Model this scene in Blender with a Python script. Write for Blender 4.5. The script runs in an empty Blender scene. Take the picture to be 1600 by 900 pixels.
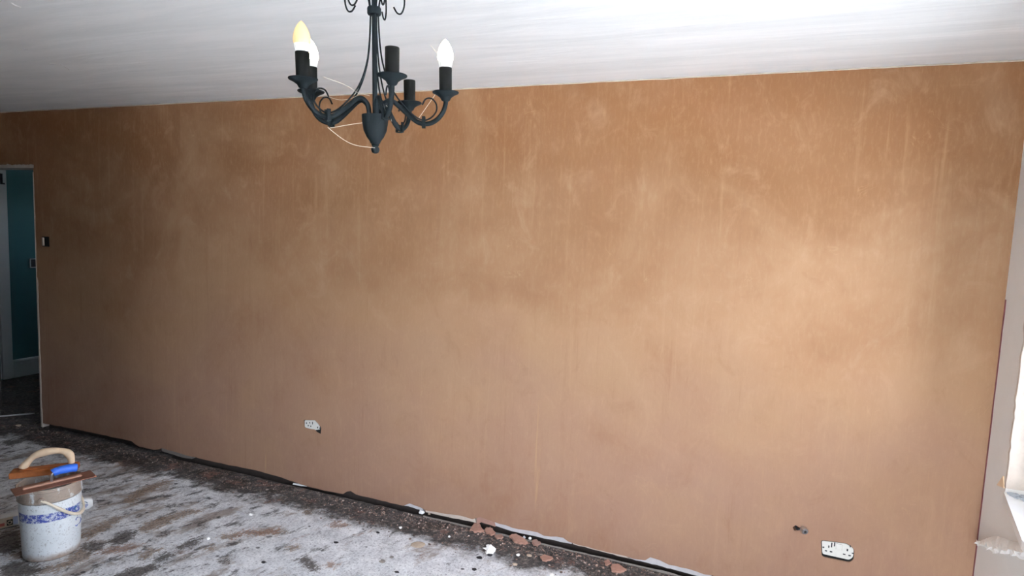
import bpy, math, random
from mathutils import Vector, Matrix, noise
from mathutils.geometry import tessellate_polygon

S = bpy.context.scene
COL = S.collection
rnd = random.Random(7)

# ------------------------------------------------------------------ camera
F = 926.655
CAM = Vector((-1.02918, -2.92697, 1.64383))
RX = Vector((0.93478479, 0.07079444, -0.34808842))   # world x in camera (right, down, forward)
RY = Vector((0.35282756, -0.07163744, 0.93294201))
RZ = Vector((0.04111094, -0.99491519, -0.09194382))
cam = bpy.data.objects.new('camera', bpy.data.cameras.new('camera'))
COL.objects.link(cam)
cam.data.sensor_width = 36.0
cam.data.lens = F / 1600 * 36
cam.data.clip_start = 0.02
cam.matrix_world = Matrix(((RX.x, -RX.y, -RX.z, CAM.x), (RY.x, -RY.y, -RY.z, CAM.y),
                           (RZ.x, -RZ.y, -RZ.z, CAM.z), (0, 0, 0, 1)))
S.camera = cam

def ray(px, py):
    d = Vector((px - 800, py - 450, F))
    return Vector((RX.dot(d), RY.dot(d), RZ.dot(d)))
def on_z(px, py, z=0.0):
    r = ray(px, py); return CAM + r * ((z - CAM.z) / r.z)
def on_y(px, py, y=0.0):
    r = ray(px, py); return CAM + r * ((y - CAM.y) / r.y)
def on_x(px, py, x=0.0):
    r = ray(px, py); return CAM + r * ((x - CAM.x) / r.x)

# ------------------------------------------------------------------ daylight, exposure
S.view_settings.view_transform = 'Standard'
S.view_settings.look = 'None'
S.view_settings.gamma = 1.0
S.view_settings.exposure = 0.0
S.cycles.use_denoising = True
S.cycles.max_bounces = 14
S.cycles.diffuse_bounces = 8
S.cycles.sample_clamp_indirect = 6.0

world = bpy.data.worlds.new('sky'); S.world = world
world.use_nodes = True
wn = world.node_tree.nodes; wl = world.node_tree.links
wn.clear()
wo = wn.new('ShaderNodeOutputWorld'); wb = wn.new('ShaderNodeBackground'); ws = wn.new('ShaderNodeTexSky')
ws.sky_type = 'NISHITA'; ws.sun_disc = False
ws.sun_elevation = math.radians(61); ws.sun_rotation = math.radians(220)
ws.dust_density = 4.0; ws.air_density = 0.7; ws.ozone_density = 0.6
wh = wn.new('ShaderNodeHueSaturation'); wh.inputs['Saturation'].default_value = 0.45
wl.new(ws.outputs[0], wh.inputs['Color']); wl.new(wh.outputs[0], wb.inputs[0]); wb.inputs[1].default_value = 5.2
wl.new(wb.outputs[0], wo.inputs[0])

sun = bpy.data.objects.new('sun', bpy.data.lights.new('sun', 'SUN')); COL.objects.link(sun)
sun.data.energy = 205.0; sun.data.angle = math.radians(1.0); sun.data.color = (0.92, 0.98, 1.0)
sun.rotation_euler = Vector((0.30, 0.36, -0.85)).to_track_quat('-Z', 'Y').to_euler()

WY0, WY1, WZ0, WZ1 = -0.20, -2.75, 0.735, 2.12       # window opening in the right wall
WX0, WX1, YF = -1.75, -0.25, -3.85                      # unseen window opening added behind the camera for more light
def portal(loc, d, w, h):
    port = bpy.data.objects.new('window_portal', bpy.data.lights.new('window_portal', 'AREA')); COL.objects.link(port)
    port.data.shape = 'RECTANGLE'; port.data.size = w; port.data.size_y = h
    port.location = loc; port.rotation_euler = Vector(d).to_track_quat('-Z', 'Y').to_euler()
    port.data.cycles.is_portal = True
portal((0.20, (WY0 + WY1) / 2, (WZ0 + WZ1) / 2), (-1, 0, 0), WY0 - WY1, WZ1 - WZ0)
VZ0 = 0.08                                             # that added one is a glazed door down to the floor
portal(((WX0 + WX1) / 2, YF - 0.25, (VZ0 + WZ1) / 2), (0, 1, 0), WX1 - WX0, WZ1 - VZ0)

# ------------------------------------------------------------------ material helpers
def srgb(r, g, b):
    f = lambda c: (c / 255 / 12.92) if c / 255 <= 0.04045 else ((c / 255 + 0.055) / 1.055) ** 2.4
    return (f(r), f(g), f(b), 1.0)

class NT:
    def __init__(s, name):
        s.m = bpy.data.materials.new(name); s.m.use_nodes = True
        s.t = s.m.node_tree; s.n = s.t.nodes; s.l = s.t.links
        s.b = s.n['Principled BSDF']
        s.co = s.n.new('ShaderNodeTexCoord').outputs['Object']
    def set(s, **k):
        for a, v in k.items(): s.b.inputs[a.replace('_', ' ')].default_value = v
        return s
    def put(s, inp, v):
        if isinstance(v, (int, float)): inp.default_value = v
        elif isinstance(v, (tuple, list)): inp.default_value = v
        else: s.l.new(v, inp)
    def map(s, scale, loc=(0, 0, 0), rot=(0, 0, 0), co=None):
        n = s.n.new('ShaderNodeMapping'); s.l.new(co or s.co, n.inputs[0])
        n.inputs['Scale'].default_value = scale; n.inputs['Location'].default_value = loc
        n.inputs['Rotation'].default_value = rot
        return n.outputs[0]
    def noise(s, vec, scale=1.0, detail=4.0, rough=0.55, dist=0.0, col=False):
        n = s.n.new('ShaderNodeTexNoise'); s.l.new(vec, n.inputs['Vector'])
        n.inputs['Scale'].default_value = scale; n.inputs['Detail'].default_value = detail
        n.inputs['Roughness'].default_value = rough; n.inputs['Distortion'].default_value = dist
        return n.outputs['Color' if col else 'Fac']
    def voro(s, vec, scale, feat='F1', out='Distance', rand=1.0):
        n = s.n.new('ShaderNodeTexVoronoi'); n.feature = feat; s.l.new(vec, n.inputs['Vector'])
        n.inputs['Scale'].default_value = scale; n.inputs['Randomness'].default_value = rand
        return n.outputs[out]
    def ramp(s, fac, stops, interp='LINEAR'):
        n = s.n.new('ShaderNodeValToRGB'); n.color_ramp.interpolation = interp
        e = n.color_ramp.elements
        while len(e) < len(stops): e.new(0.5)
        for i, (p, c) in enumerate(stops):
            e[i].position = p; e[i].color = c if isinstance(c, tuple) else (c, c, c, 1)
        s.put(n.inputs[0], fac)
        return n.outputs[0]
    def step(s, fac, a, b):
        n = s.n.new('ShaderNodeMapRange'); n.clamp = True; n.interpolation_type = 'SMOOTHSTEP'
        s.put(n.inputs[0], fac); n.inputs[1].default_value = a; n.inputs[2].default_value = b
        return n.outputs[0]
    def math(s, op, a, b=0.0):
        n = s.n.new('ShaderNodeMath'); n.operation = op
        s.put(n.inputs[0], a); s.put(n.inputs[1], b); return n.outputs[0]
    def mix(s, fac, a, b, mode='MIX'):
        n = s.n.new('ShaderNodeMix'); n.data_type = 'RGBA'; n.blend_type = mode
        s.put(n.inputs[0], fac); s.put(n.inputs[6], a); s.put(n.inputs[7], b)
        return n.outputs[2]
    def xyz(s):
        n = s.n.new('ShaderNodeSeparateXYZ'); s.l.new(s.co, n.inputs[0]); return n.outputs
    def color(s, v): s.put(s.b.inputs['Base Color'], v); return s
    def rough(s, v): s.put(s.b.inputs['Roughness'], v); return s
    def bump(s, h, strength=0.3, dist=0.01):
        n = s.n.new('ShaderNodeBump'); n.inputs['Strength'].default_value = strength
        n.inputs['Distance'].default_value = dist; s.l.new(h, n.inputs['Height'])
        s.l.new(n.outputs[0], s.b.inputs['Normal']); return s

def plain(name, c, rough=0.6, metal=0.0, var=0.12, scale=30, bump=0.15, dist=0.002, spec=None):
    """one colour with a little grain and relief"""
    t = NT(name)
    n = t.noise(t.map((1, 1, 1)), scale, 5)
    lo = tuple(x * (1 - var) for x in c[:3]) + (1,); hi = tuple(min(1, x * (1 + var)) for x in c[:3]) + (1,)
    t.color(t.mix(n, lo, hi)).rough(rough).set(Metallic=metal)
    if spec is not None: t.set(Specular_IOR_Level=spec)
    if bump: t.bump(n, bump, dist)
    return t.m

# ---- fresh pink plaster
def mat_plaster():
    t = NT('fresh_plaster')
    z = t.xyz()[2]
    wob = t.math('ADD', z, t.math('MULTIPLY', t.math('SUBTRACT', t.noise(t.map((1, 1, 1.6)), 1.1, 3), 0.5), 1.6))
    base = t.ramp(t.step(wob, 0.0, 2.5), [(0.0, srgb(148, 117, 99)), (0.45, srgb(151, 118, 91)), (1.0, srgb(120, 83, 55))])  # plaster browns upward, top also darkened to stand for dimmer light
    patch = t.noise(t.map((0.9, 1, 0.8), (3, 0, 1)), 1.6, 5, 0.6, 0.6)
    base = t.mix(t.math('MULTIPLY', t.step(patch, 0.45, 0.7), 0.4), base, srgb(159, 129, 101))
    base = t.mix(t.math('MULTIPLY', t.step(patch, 0.5, 0.28), 0.4), base, srgb(133, 97, 73))
    mott = t.noise(t.map((1, 1, 0.75), (2, 0, 9)), 7, 6, 0.68, 0.8)
    base = t.mix(t.math('MULTIPLY', t.step(mott, 0.5, 0.75), 0.28), base, srgb(169, 138, 112))
    base = t.mix(t.math('MULTIPLY', t.step(mott, 0.48, 0.28), 0.22), base, srgb(124, 89, 66))
    streak = t.noise(t.map((22, 1, 0.9)), 1.0, 7, 0.68, 0.3)
    soft = t.step(t.noise(t.map((1.1, 1, 1.1), (4, 0, 4)), 1.4, 3), 0.36, 0.62)
    base = t.mix(t.math('MULTIPLY', t.math('MULTIPLY', t.step(streak, 0.52, 0.76), soft), 0.27), base, srgb(173, 144, 114))
    base = t.mix(t.math('MULTIPLY', t.math('MULTIPLY', t.step(streak, 0.47, 0.28), soft), 0.30), base, srgb(123, 88, 66))
    run = t.noise(t.map((26, 1, 1.3), (7, 0, 2)), 1.0, 4, 0.55, 0.8)
    low = t.step(z, 1.1, 0.3)
    base = t.mix(t.math('MULTIPLY', t.math('MULTIPLY', t.step(run, 0.66, 0.76), low), 0.5), base, srgb(173, 140, 105))
    arc = t.noise(t.map((2.2, 1, 1.8), (1, 0, 5), (0, 0.5, 0)), 1.3, 4, 0.6, 1.6)
    line = t.math('SUBTRACT', 1.0, t.step(t.math('ABSOLUTE', t.math('SUBTRACT', arc, 0.5)), 0.0, 0.010))
    gate = t.math('MULTIPLY', t.step(t.noise(t.map((2.5, 1, 2.5), (9, 0, 0)), 1.5, 3), 0.55, 0.68), t.step(streak, 0.4, 0.6))
    base = t.mix(t.math('MULTIPLY', t.math('MULTIPLY', line, gate), 0.3), base, srgb(173, 142, 110))
    fine = t.noise(t.map((70, 1, 22)), 1.0, 5, 0.65)
    base = t.mix(t.math('MULTIPLY', t.step(fine, 0.45, 0.75), 0.14), base, srgb(175, 145, 116))
    t.color(base).rough(t.mix(patch, (0.82,) * 3 + (1,), (0.95,) * 3 + (1,))).set(Specular_IOR_Level=0.06)
    h = t.math('ADD', t.math('MULTIPLY', streak, 0.5), t.math('ADD', t.math('MULTIPLY', patch, 0.8), t.math('ADD', t.math('MULTIPLY', mott, 0.3), t.math('MULTIPLY', line, 0.06))))
    t.bump(h, 0.25, 0.006)
    return t.m

def mat_ceiling():
    t = NT('white_ceiling_paint')
    s = t.noise(t.map((1.2, 9, 1)), 1.0, 5, 0.6, 0.4)
    s2 = t.noise(t.map((0.5, 0.9, 1), (4, 1, 0)), 1.0, 3)
    c = t.mix(t.step(s, 0.3, 0.7), (0.84, 0.865, 0.855, 1), (0.94, 0.955, 0.945, 1))
    c = t.mix(t.math('MULTIPLY', t.step(s2, 0.55, 0.75), 0.2), c, (0.86, 0.85, 0.80, 1))
    t.color(c).rough(0.7).set(Specular_IOR_Level=0.3)
    t.bump(t.math('ADD', s, t.math('MULTIPLY', s2, 1.5)), 0.5, 0.010)
    return t.m

def mat_floor():
    t = NT('bare_screed')
    x, y, z = t.xyz()
    iso = t.map((1, 1, 1))
    def along(rot, sc):                       # streaks that run across the room, the way the floor was scraped
        n = t.n.new('ShaderNodeMapping'); n.vector_type = 'TEXTURE'; t.l.new(t.co, n.inputs[0])
        n.inputs['Rotation'].default_value = (0, 0, rot); n.inputs['Scale'].default_value = sc
        return n.outputs[0]
    st = along(-0.3, (0.5, 1.0, 1.0))
    med = t.noise(iso, 11, 8, 0.72)
    fine = t.noise(iso, 80, 7, 0.78)
    c = t.ramp(med, [(0.30, srgb(184, 186, 189)), (0.5, srgb(226, 228, 230)), (0.68, srgb(248, 250, 251))])
    c = t.mix(t.math('MULTIPLY', t.step(fine, 0.52, 0.66), 0.75), c, srgb(250, 252, 253))
    c = t.mix(t.math('MULTIPLY', t.step(fine, 0.49, 0.36), 0.7), c, srgb(104, 104, 112))
    stain = t.n.new('ShaderNodeVertexColor'); stain.layer_name = 'stain'
    sep = t.n.new('ShaderNodeSeparateColor'); t.l.new(stain.outputs[0], sep.inputs[0])
    s_brown, s_black, s_red = sep.outputs
    brk = t.math('ADD', t.math('MULTIPLY', t.math('SUBTRACT', fine, 0.5), 1.3), t.math('MULTIPLY', t.math('SUBTRACT', t.noise(st, 22, 8, 0.8), 0.5), 1.7))
    sep3 = [t.step(t.math('ADD', v, brk), 0.45, 0.57) for v in (s_brown, s_black, s_red)]
    lf = t.math('MULTIPLY', t.step(x, -2.3, -4.0), 0.068)
    nb = t.math('MULTIPLY', t.math('SUBTRACT', fine, 0.5), 0.2)
    brown = t.mix(med, srgb(104, 90, 80), srgb(160, 140, 124))
    bm = t.math('ADD', t.math('ADD', t.noise(st, 2.6, 9, 0.74, 0.3), lf), nb)
    c = t.mix(t.math('MULTIPLY', t.step(bm, 0.57, 0.68), 0.75), c, brown)
    dk = t.math('ADD', t.math('ADD', t.noise(t.map((1, 1, 1), (4, 2, 0), (0, 0, 0), st), 7.0, 9, 0.78, 0.2), lf), nb)
    c = t.mix(t.math('MULTIPLY', t.step(dk, 0.575, 0.67), 0.85), c, srgb(62, 58, 57))
    rm = t.math('ADD', t.noise(t.map((1, 1, 1), (5, 9, 0), (0, 0, 0), st), 4.0, 8, 0.74), nb)
    c = t.mix(t.math('MULTIPLY', t.step(rm, 0.62, 0.69), 0.55), c, srgb(150, 118, 106))
    c = t.mix(t.math('MULTIPLY', sep3[0], 0.85), c, t.mix(t.step(fine, 0.38, 0.62), srgb(92, 78, 66), srgb(168, 146, 126)))
    c = t.mix(t.math('MULTIPLY', sep3[1], 0.9), c, t.mix(t.step(fine, 0.38, 0.66), srgb(38, 35, 34), srgb(118, 110, 104)))
    c = t.mix(t.math('MULTIPLY', sep3[2], 0.85), c, t.mix(t.step(fine, 0.38, 0.62), srgb(104, 80, 68), srgb(172, 142, 124)))
    # dirt where the skirting used to be
    edge = t.math('ADD', y, t.math('MULTIPLY', t.math('SUBTRACT', t.noise(iso, 4.5, 9, 0.76), 0.5), 0.5))
    edge = t.math('ADD', edge, t.math('MULTIPLY', nb, 0.6))
    band = t.step(edge, -0.30, -0.19)
    dirt = t.ramp(t.math('ADD', t.math('MULTIPLY', t.noise(iso, 38, 8, 0.8), 0.75), t.math('MULTIPLY', t.noise(t.map((1, 1, 1), (6, 1, 0)), 13, 5, 0.7), 0.25)), [(0.36, srgb(26, 24, 23)), (0.50, srgb(58, 54, 51)), (0.57, srgb(108, 97, 90)), (0.66, srgb(200, 188, 180))])
    c = t.mix(t.math('MULTIPLY', band, 0.95), c, dirt)
    pk = t.math('MULTIPLY', t.step(t.math('ADD', t.noise(t.map((1, 1, 1), (3, 3, 0)), 6, 8, 0.72), nb), 0.56, 0.64), band)
    c = t.mix(t.math('MULTIPLY', pk, 0.5), c, srgb(150, 108, 94))
    # small dark pits
    v = t.voro(t.map((1, 1.25, 0), (0.3, 0.2, 0)), 9.5, 'F1')
    v = t.math('ADD', v, t.math('MULTIPLY', t.math('SUBTRACT', med, 0.5), 0.35))
    pits = t.math('MULTIPLY', t.step(v, 0.115, 0.075), t.step(t.noise(iso, 5.5, 2), 0.44, 0.5))
    c = t.mix(t.math('MULTIPLY', pits, 0.85), c, srgb(58, 56, 58))
    t.color(c).rough(0.8).set(Specular_IOR_Level=0.2)
    h = t.math('ADD', t.math('MULTIPLY', fine, 0.6), t.math('ADD', med, t.math('MULTIPLY', dk, 0.8)))
    t.bump(h, 0.7, 0.012)
    return t.m

def mat_bucket():
    t = NT('white_bucket_plastic')
    x, y, z = t.xyz()
    iso = t.map((1, 1, 1))
    n = t.noise(iso, 45, 8, 0.75); n2 = t.noise(iso, 12, 6, 0.7)
    c = t.mix(n2, srgb(208, 215, 217), srgb(242, 247, 248))
    c = t.mix(t.math('MULTIPLY', t.step(n, 0.55, 0.68), 0.6), c, srgb(140, 134, 126))
    c = t.mix(t.math('MULTIPLY', t.step(t.noise(iso, 120, 4, 0.7), 0.58, 0.66), 0.6), c, srgb(96, 88, 82))
    bz = t.math('MULTIPLY', t.step(z, 0.194, 0.199), t.step(z, 0.241, 0.236))
    bz = t.math('MULTIPLY', bz, t.step(y, 0.088, 0.06))
    wear = t.step(t.noise(iso, 70, 8, 0.75), 0.58, 0.47)
    c = t.mix(t.math('MULTIPLY', bz, t.math('ADD', 0.22, t.math('MULTIPLY', wear, 0.78))), c, srgb(62, 78, 158))
    low = t.math('ADD', z, t.math('MULTIPLY', n2, -0.07))
    c = t.mix(t.math('MULTIPLY', t.step(low, 0.005, -0.035), 0.85), c, srgb(142, 116, 94))
    top = t.math('ADD', z, t.math('MULTIPLY', t.math('SUBTRACT', n2, 0.5), 0.03))
    dirt = t.mix(n, srgb(112, 96, 84), srgb(182, 160, 138))
    c = t.mix(t.math('MULTIPLY', t.math('MULTIPLY', t.step(top, 0.283, 0.290), t.step(t.noise(t.map((1, 1, 0.4)), 16, 5, 0.7), 0.34, 0.47)), 0.9), c, dirt)
    c = t.mix(t.math('MULTIPLY', t.math('MULTIPLY', t.step(z, 0.284, 0.286), t.step(z, 0.2915, 0.289)), 0.7), c, srgb(70, 66, 64))
    t.color(c).rough(0.5).bump(n, 0.25, 0.003)
    return t.m

M = {}
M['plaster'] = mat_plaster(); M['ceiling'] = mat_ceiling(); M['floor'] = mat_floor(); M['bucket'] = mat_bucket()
M['masonry'] = plain('dirty_masonry', srgb(58, 50, 46), 0.9, scale=25, var=0.4)
M['undercoat'] = plain('old_white_undercoat', srgb(188, 186, 188), 0.85, scale=40, var=0.15, bump=0.5, dist=0.004)
M['rough_pink'] = plain('rough_pink_plaster', srgb(150, 118, 106), 0.9, scale=60, var=0.22, bump=0.6, dist=0.004)
M['grey_wall'] = plain('grey_wall_paint', srgb(222, 219, 214), 0.7, scale=14, var=0.05, bump=0.2, dist=0.003)
M['far_wall'] = plain('bare_wall', srgb(66, 56, 50), 0.8, scale=3, var=0.1)
M['teal'] = plain('teal_wall_paint', srgb(58, 108, 112), 0.7, scale=4, var=0.08)
M['white_wood'] = plain('white_gloss_woodwork', srgb(205, 206, 206), 0.45, scale=10, var=0.05, bump=0.05)
M['bead'] = plain('torn_white_edge', srgb(190, 178, 166), 0.85, scale=40, var=0.2, bump=0.5, dist=0.003)
M['reveal'] = plain('raw_skimmed_reveal', srgb(196, 184, 172), 0.85, scale=26, var=0.16, bump=0.9, dist=0.008)
M['lump'] = plain('broken_white_plaster', srgb(246, 246, 243), 0.9, scale=60, var=0.08, bump=0.7, dist=0.006)
M['sill'] = plain('white_window_board', srgb(240, 241, 240), 0.4, scale=20, var=0.03, bump=0.05)
M['mortar'] = plain('grey_mortar_crumbs', srgb(176, 182, 188), 0.95, scale=90, var=0.3, bump=0.9, dist=0.006)
M['upvc'] = plain('white_window_plastic', srgb(238, 240, 241), 0.35, scale=8, var=0.02, bump=0)
M['red'] = plain('old_red_paint', srgb(118, 62, 68), 0.7, scale=40, var=0.25)
M['iron'] = plain('black_wrought_iron', (0.0036, 0.0050, 0.0058, 1), 0.6, scale=220, var=0.4, bump=0.35, dist=0.0015, spec=0.03)
M['sleeve'] = plain('black_candle_sleeve', (0.0028, 0.0028, 0.0026, 1), 0.55, scale=150, var=0.2, bump=0.1, dist=0.001, spec=0.04)
M['dark'] = plain('dark_void', (0.006, 0.006, 0.006, 1), 0.9, bump=0)
M['cobweb'] = plain('dusty_cobweb', srgb(200, 188, 170), 0.9, bump=0)
M['bulb_base'] = plain('white_ribbed_plastic', srgb(240, 238, 230), 0.4, bump=0)
M['face'] = plain('dusty_white_faceplate', srgb(206, 206, 200), 0.55, scale=60, var=0.1)
M['slot'] = plain('dark_slot', srgb(46, 48, 52), 0.7, bump=0)
M['steel'] = plain('bright_steel', (0.62, 0.64, 0.68, 1), 0.28, 1.0, scale=60, var=0.15)
M['paving'] = plain('pale_outdoor_paving', srgb(196, 200, 203), 0.9, scale=2, var=0.1)
M['cream_handle'] = plain('plaster_caked_pale_handle', srgb(222, 196, 164), 0.75, scale=45, var=0.18, bump=0.4, dist=0.003)
M['cream_bail'] = plain('cream_plastic_bail', srgb(226, 214, 192), 0.5, scale=60, var=0.18)
M['board'] = plain('wet_orange_wood', srgb(158, 92, 46), 0.6, scale=35, var=0.5, bump=0.5, dist=0.004)
M['rust'] = plain('plaster_stained_steel_blade', srgb(134, 92, 74), 0.55, 0.2, scale=40, var=0.3, bump=0.3)
M['pale_rib'] = plain('pale_plastered_rib', srgb(176, 134, 114), 0.6, scale=40, var=0.2)
M['blue'] = plain('blue_rubber_grip', srgb(48, 106, 214), 0.45, scale=70, var=0.25, bump=0.3)
M['flake'] = plain('pink_plaster_flake', srgb(160, 122, 106), 0.9, scale=60, var=0.3, bump=0.6, dist=0.004)
M['beige_stone'] = plain('beige_stone', srgb(172, 156, 138), 0.85, scale=80, var=0.25, bump=0.5)
M['grey_stone'] = plain('grey_stone', srgb(120, 114, 108), 0.85, scale=80, var=0.3, bump=0.5)
M['dark_stone'] = plain('black_chip', srgb(44, 42, 44), 0.8, scale=80, var=0.3, bump=0.3)
M['brown_smear'] = plain('dried_brown_adhesive', srgb(150, 130, 112), 0.9, scale=30, var=0.35, bump=0.6, dist=0.004)
M['rust_smear'] = plain('dried_red_brown_plaster', srgb(166, 128, 108), 0.9, scale=40, var=0.35, bump=0.6, dist=0.004)
M['black_smear'] = plain('black_bitumen_stain', srgb(72, 66, 62), 0.85, scale=40, var=0.45, bump=0.6, dist=0.004)
M['packet'] = plain('white_plastic_film', srgb(224, 226, 224), 0.35, scale=18, var=0.06, bump=0.3, dist=0.004)
M['cream_packet'] = plain('cream_plastic_film', srgb(196, 186, 168), 0.45, scale=18, var=0.1, bump=0.3, dist=0.004)
M['ink_blue'] = plain('blue_print', srgb(56, 86, 168), 0.5, bump=0)
M['ink_teal'] = plain('teal_print', srgb(32, 96, 124), 0.5, bump=0)
M['ink_red'] = plain('faded_red_print', srgb(176, 96, 90), 0.5, bump=0)
M['ink_dark'] = plain('dark_green_print', srgb(30, 46, 40), 0.5, bump=0)
M['pale_blue'] = plain('pale_blue_print', srgb(178, 196, 226), 0.5, bump=0)
tg = NT('plaster_grit')
tg.color(tg.ramp(tg.noise(tg.map((1, 1, 1)), 45, 2), [(0.36, srgb(48, 44, 42)), (0.5, srgb(104, 88, 80)), (0.6, srgb(150, 122, 108)), (0.7, srgb(206, 196, 188))])).rough(0.9)
M['grit'] = tg.m

def emit(name, c, e, k=0.6):
    t = NT(name); t.color(c).rough(0.4)
    t.put(t.b.inputs['Emission Color'], c); t.b.inputs['Emission Strength'].default_value = e
    return t.m
M['bulb_lit'] = emit('lit_frosted_bulb', (1.0, 0.86, 0.58, 1), 15.0)
M['bulb_dim'] = emit('peach_frosted_bulb', (0.62, 0.42, 0.20, 1), 0.55)

# ------------------------------------------------------------------ mesh helpers
def obj(name, geo, mat, parent=None, loc=None, smooth=False, kind=None, label=None):
    me = bpy.data.meshes.new(name); me.from_pydata([tuple(v) for v in geo[0]], [], [tuple(f) for f in geo[1]])
    if smooth:
        me.polygons.foreach_set('use_smooth', [True] * len(me.polygons))
        me.update()
        try: me.set_sharp_from_angle(angle=math.radians(38))
        except Exception: pass
    me.update()
    import bmesh
    bm = bmesh.new(); bm.from_mesh(me); bmesh.ops.recalc_face_normals(bm, faces=bm.faces); bm.to_mesh(me); bm.free()
    me.materials.append(M[mat] if isinstance(mat, str) else mat)
    o = bpy.data.objects.new(name, me); COL.objects.link(o)
    if parent: o.parent = parent
    if loc is not None: o.location = loc
    if kind: o['kind'] = kind
    if label: o['label'] = label
    return o
def empty(name, loc=(0, 0, 0), rot=None):
    o = bpy.data.objects.new(name, None); COL.objects.link(o); o.location = loc; o.empty_display_size = 0.05
    if rot: o.rotation_euler = rot
    return o
def tag(o, label, cat, group=None):
    o['label'] = label; o['category'] = cat
    if group: o['group'] = group
    return o
def join(*gs):
    V, Fc = [], []
    for v, f in gs:
        k = len(V); V += list(v); Fc += [tuple(i + k for i in q) for q in f]
    return V, Fc
def xf(g, m): return [m @ Vector(v) for v in g[0]], g[1]
def box(x0, y0, z0, x1, y1, z1):
    return ([(x0, y0, z0), (x1, y0, z0), (x1, y1, z0), (x0, y1, z0), (x0, y0, z1), (x1, y0, z1), (x1, y1, z1), (x0, y1, z1)],
            [(0, 3, 2, 1), (4, 5, 6, 7), (0, 1, 5, 4), (1, 2, 6, 5), (2, 3, 7, 6), (3, 0, 4, 7)])
def bevbox(x0, y0, z0, x1, y1, z1, b):
    """box with chamfered long edges all round"""
    V = []; Fc = []
    def ring(z, i): return [(x0 + i, y0, z), (x1 - i, y0, z), (x1, y0 + i, z), (x1, y1 - i, z), (x1 - i, y1, z), (x0 + i, y1, z), (x0, y1 - i, z), (x0, y0 + i, z)]
    def inset(z, i): return [(x0 + 2 * i, y0 + i, z), (x1 - 2 * i, y0 + i, z), (x1 - i, y0 + 2 * i, z), (x1 - i, y1 - 2 * i, z), (x1 - 2 * i, y1 - i, z), (x0 + 2 * i, y1 - i, z), (x0 + i, y1 - 2 * i, z), (x0 + i, y0 + 2 * i, z)]
    rs = [inset(z0, b), ring(z0 + b, b), ring(z1 - b, b), inset(z1, b)]
    for r in rs: V += r
    for k in range(3):
        for i in range(8): Fc.append((k * 8 + i, k * 8 + (i + 1) % 8, (k + 1) * 8 + (i + 1) % 8, (k + 1) * 8 + i))
    Fc.append(tuple(range(7, -1, -1))); Fc.append(tuple(range(24, 32)))
    return V, Fc
def poly(outline, holes, fn, depth):
    """slab from a 2-D outline with holes; fn maps (a, b, d) to 3-D"""
    loops = [outline] + list(holes)
    flat = [p for l in loops for p in l]
    tris = tessellate_polygon([[Vector((p[0], p[1], 0)) for p in l] for l in loops])
    n = len(flat)
    V = [fn(p[0], p[1], 0) for p in flat] + [fn(p[0], p[1], depth) for p in flat]
    Fc = [tuple(t) for t in tris] + [tuple(i + n for i in reversed(t)) for t in tris]
    k = 0
    for l in loops:
        m = len(l)
        for i in range(m):
            a, b = k + i, k + (i + 1) % m
            Fc.append((a, b, b + n, a + n))
        k += m
    return V, Fc
def spline(pts, sub=6):
    P = [Vector(p) for p in pts]; out = []
    for i in range(len(P) - 1):
        p0 = P[max(i - 1, 0)]; p1 = P[i]; p2 = P[i + 1]; p3 = P[min(i + 2, len(P) - 1)]
        for s in range(sub):
            t = s / sub
            out.append(0.5 * ((2 * p1) + (p2 - p0) * t + (2 * p0 - 5 * p1 + 4 * p2 - p3) * t * t + (3 * p1 - p0 - 3 * p2 + p3) * t ** 3))
    out.append(P[-1]); return out
def tube(pts, r, n=8, flat=1.0):
    """tube along points; r one radius or one per point"""
    P = [Vector(p) for p in pts]
    R = r if isinstance(r, (list, tuple)) else [r] * len(P)
    V, Fc = [], []
    t0 = (P[1] - P[0]).normalized()
    u = t0.orthogonal().normalized()
    for i, p in enumerate(P):
        a = P[max(i - 1, 0)]; b = P[min(i + 1, len(P) - 1)]
        t = (b - a).normalized()
        u = (u - t * u.dot(t)).normalized(); w = t.cross(u)
        for k in range(n):
            an = 2 * math.pi * k / n
            V.append(p + u * (R[i] * math.cos(an)) + w * (R[i] * math.sin(an) * flat))
    for i in range(len(P) - 1):
        for k in range(n):
            Fc.append((i * n + k, i * n + (k + 1) % n, (i + 1) * n + (k + 1) % n, (i + 1) * n + k))
    Fc.append(tuple(range(n - 1, -1, -1))); Fc.append(tuple(range((len(P) - 1) * n, len(P) * n)))
    return V, Fc
def lathe(prof, n=24, closed=False):
    """profile of (r, z) turned about z; closed joins last ring to the first"""
    V, Fc = [], []
    for r, z in prof:
        for k in range(n):
            a = 2 * math.pi * k / n; V.append((r * math.cos(a), r * math.sin(a), z))
    m = len(prof)
    for i in range(m if closed else m - 1):
        j = (i + 1) % m
        for k in range(n): Fc.append((i * n + k, i * n + (k + 1) % n, j * n + (k + 1) % n, j * n + k))
    if not closed:
        Fc.append(tuple(range(n - 1, -1, -1))); Fc.append(tuple(range((m - 1) * n, m * n)))
    return V, Fc
def rock(rx, ry, rz, seed, n=9, m=6, amp=0.28):
    V, Fc = [], []
    for i in range(m + 1):
        th = math.pi * i / m
        for k in range(n):
            a = 2 * math.pi * k / n
            d = Vector((math.sin(th) * math.cos(a), math.sin(th) * math.sin(a), math.cos(th)))
            q = 1 + amp * 2 * noise.noise(d * 1.6 + Vector((seed * 3.7, seed * 1.3, 0)))
            V.append((d.x * rx * q, d.y * ry * q, max(d.z * rz * q, -rz * 0.55)))
    for i in range(m):
        for k in range(n): Fc.append((i * n + k, i * n + (k + 1) % n, (i + 1) * n + (k + 1) % n, (i + 1) * n + k))
    return V, Fc
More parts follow.
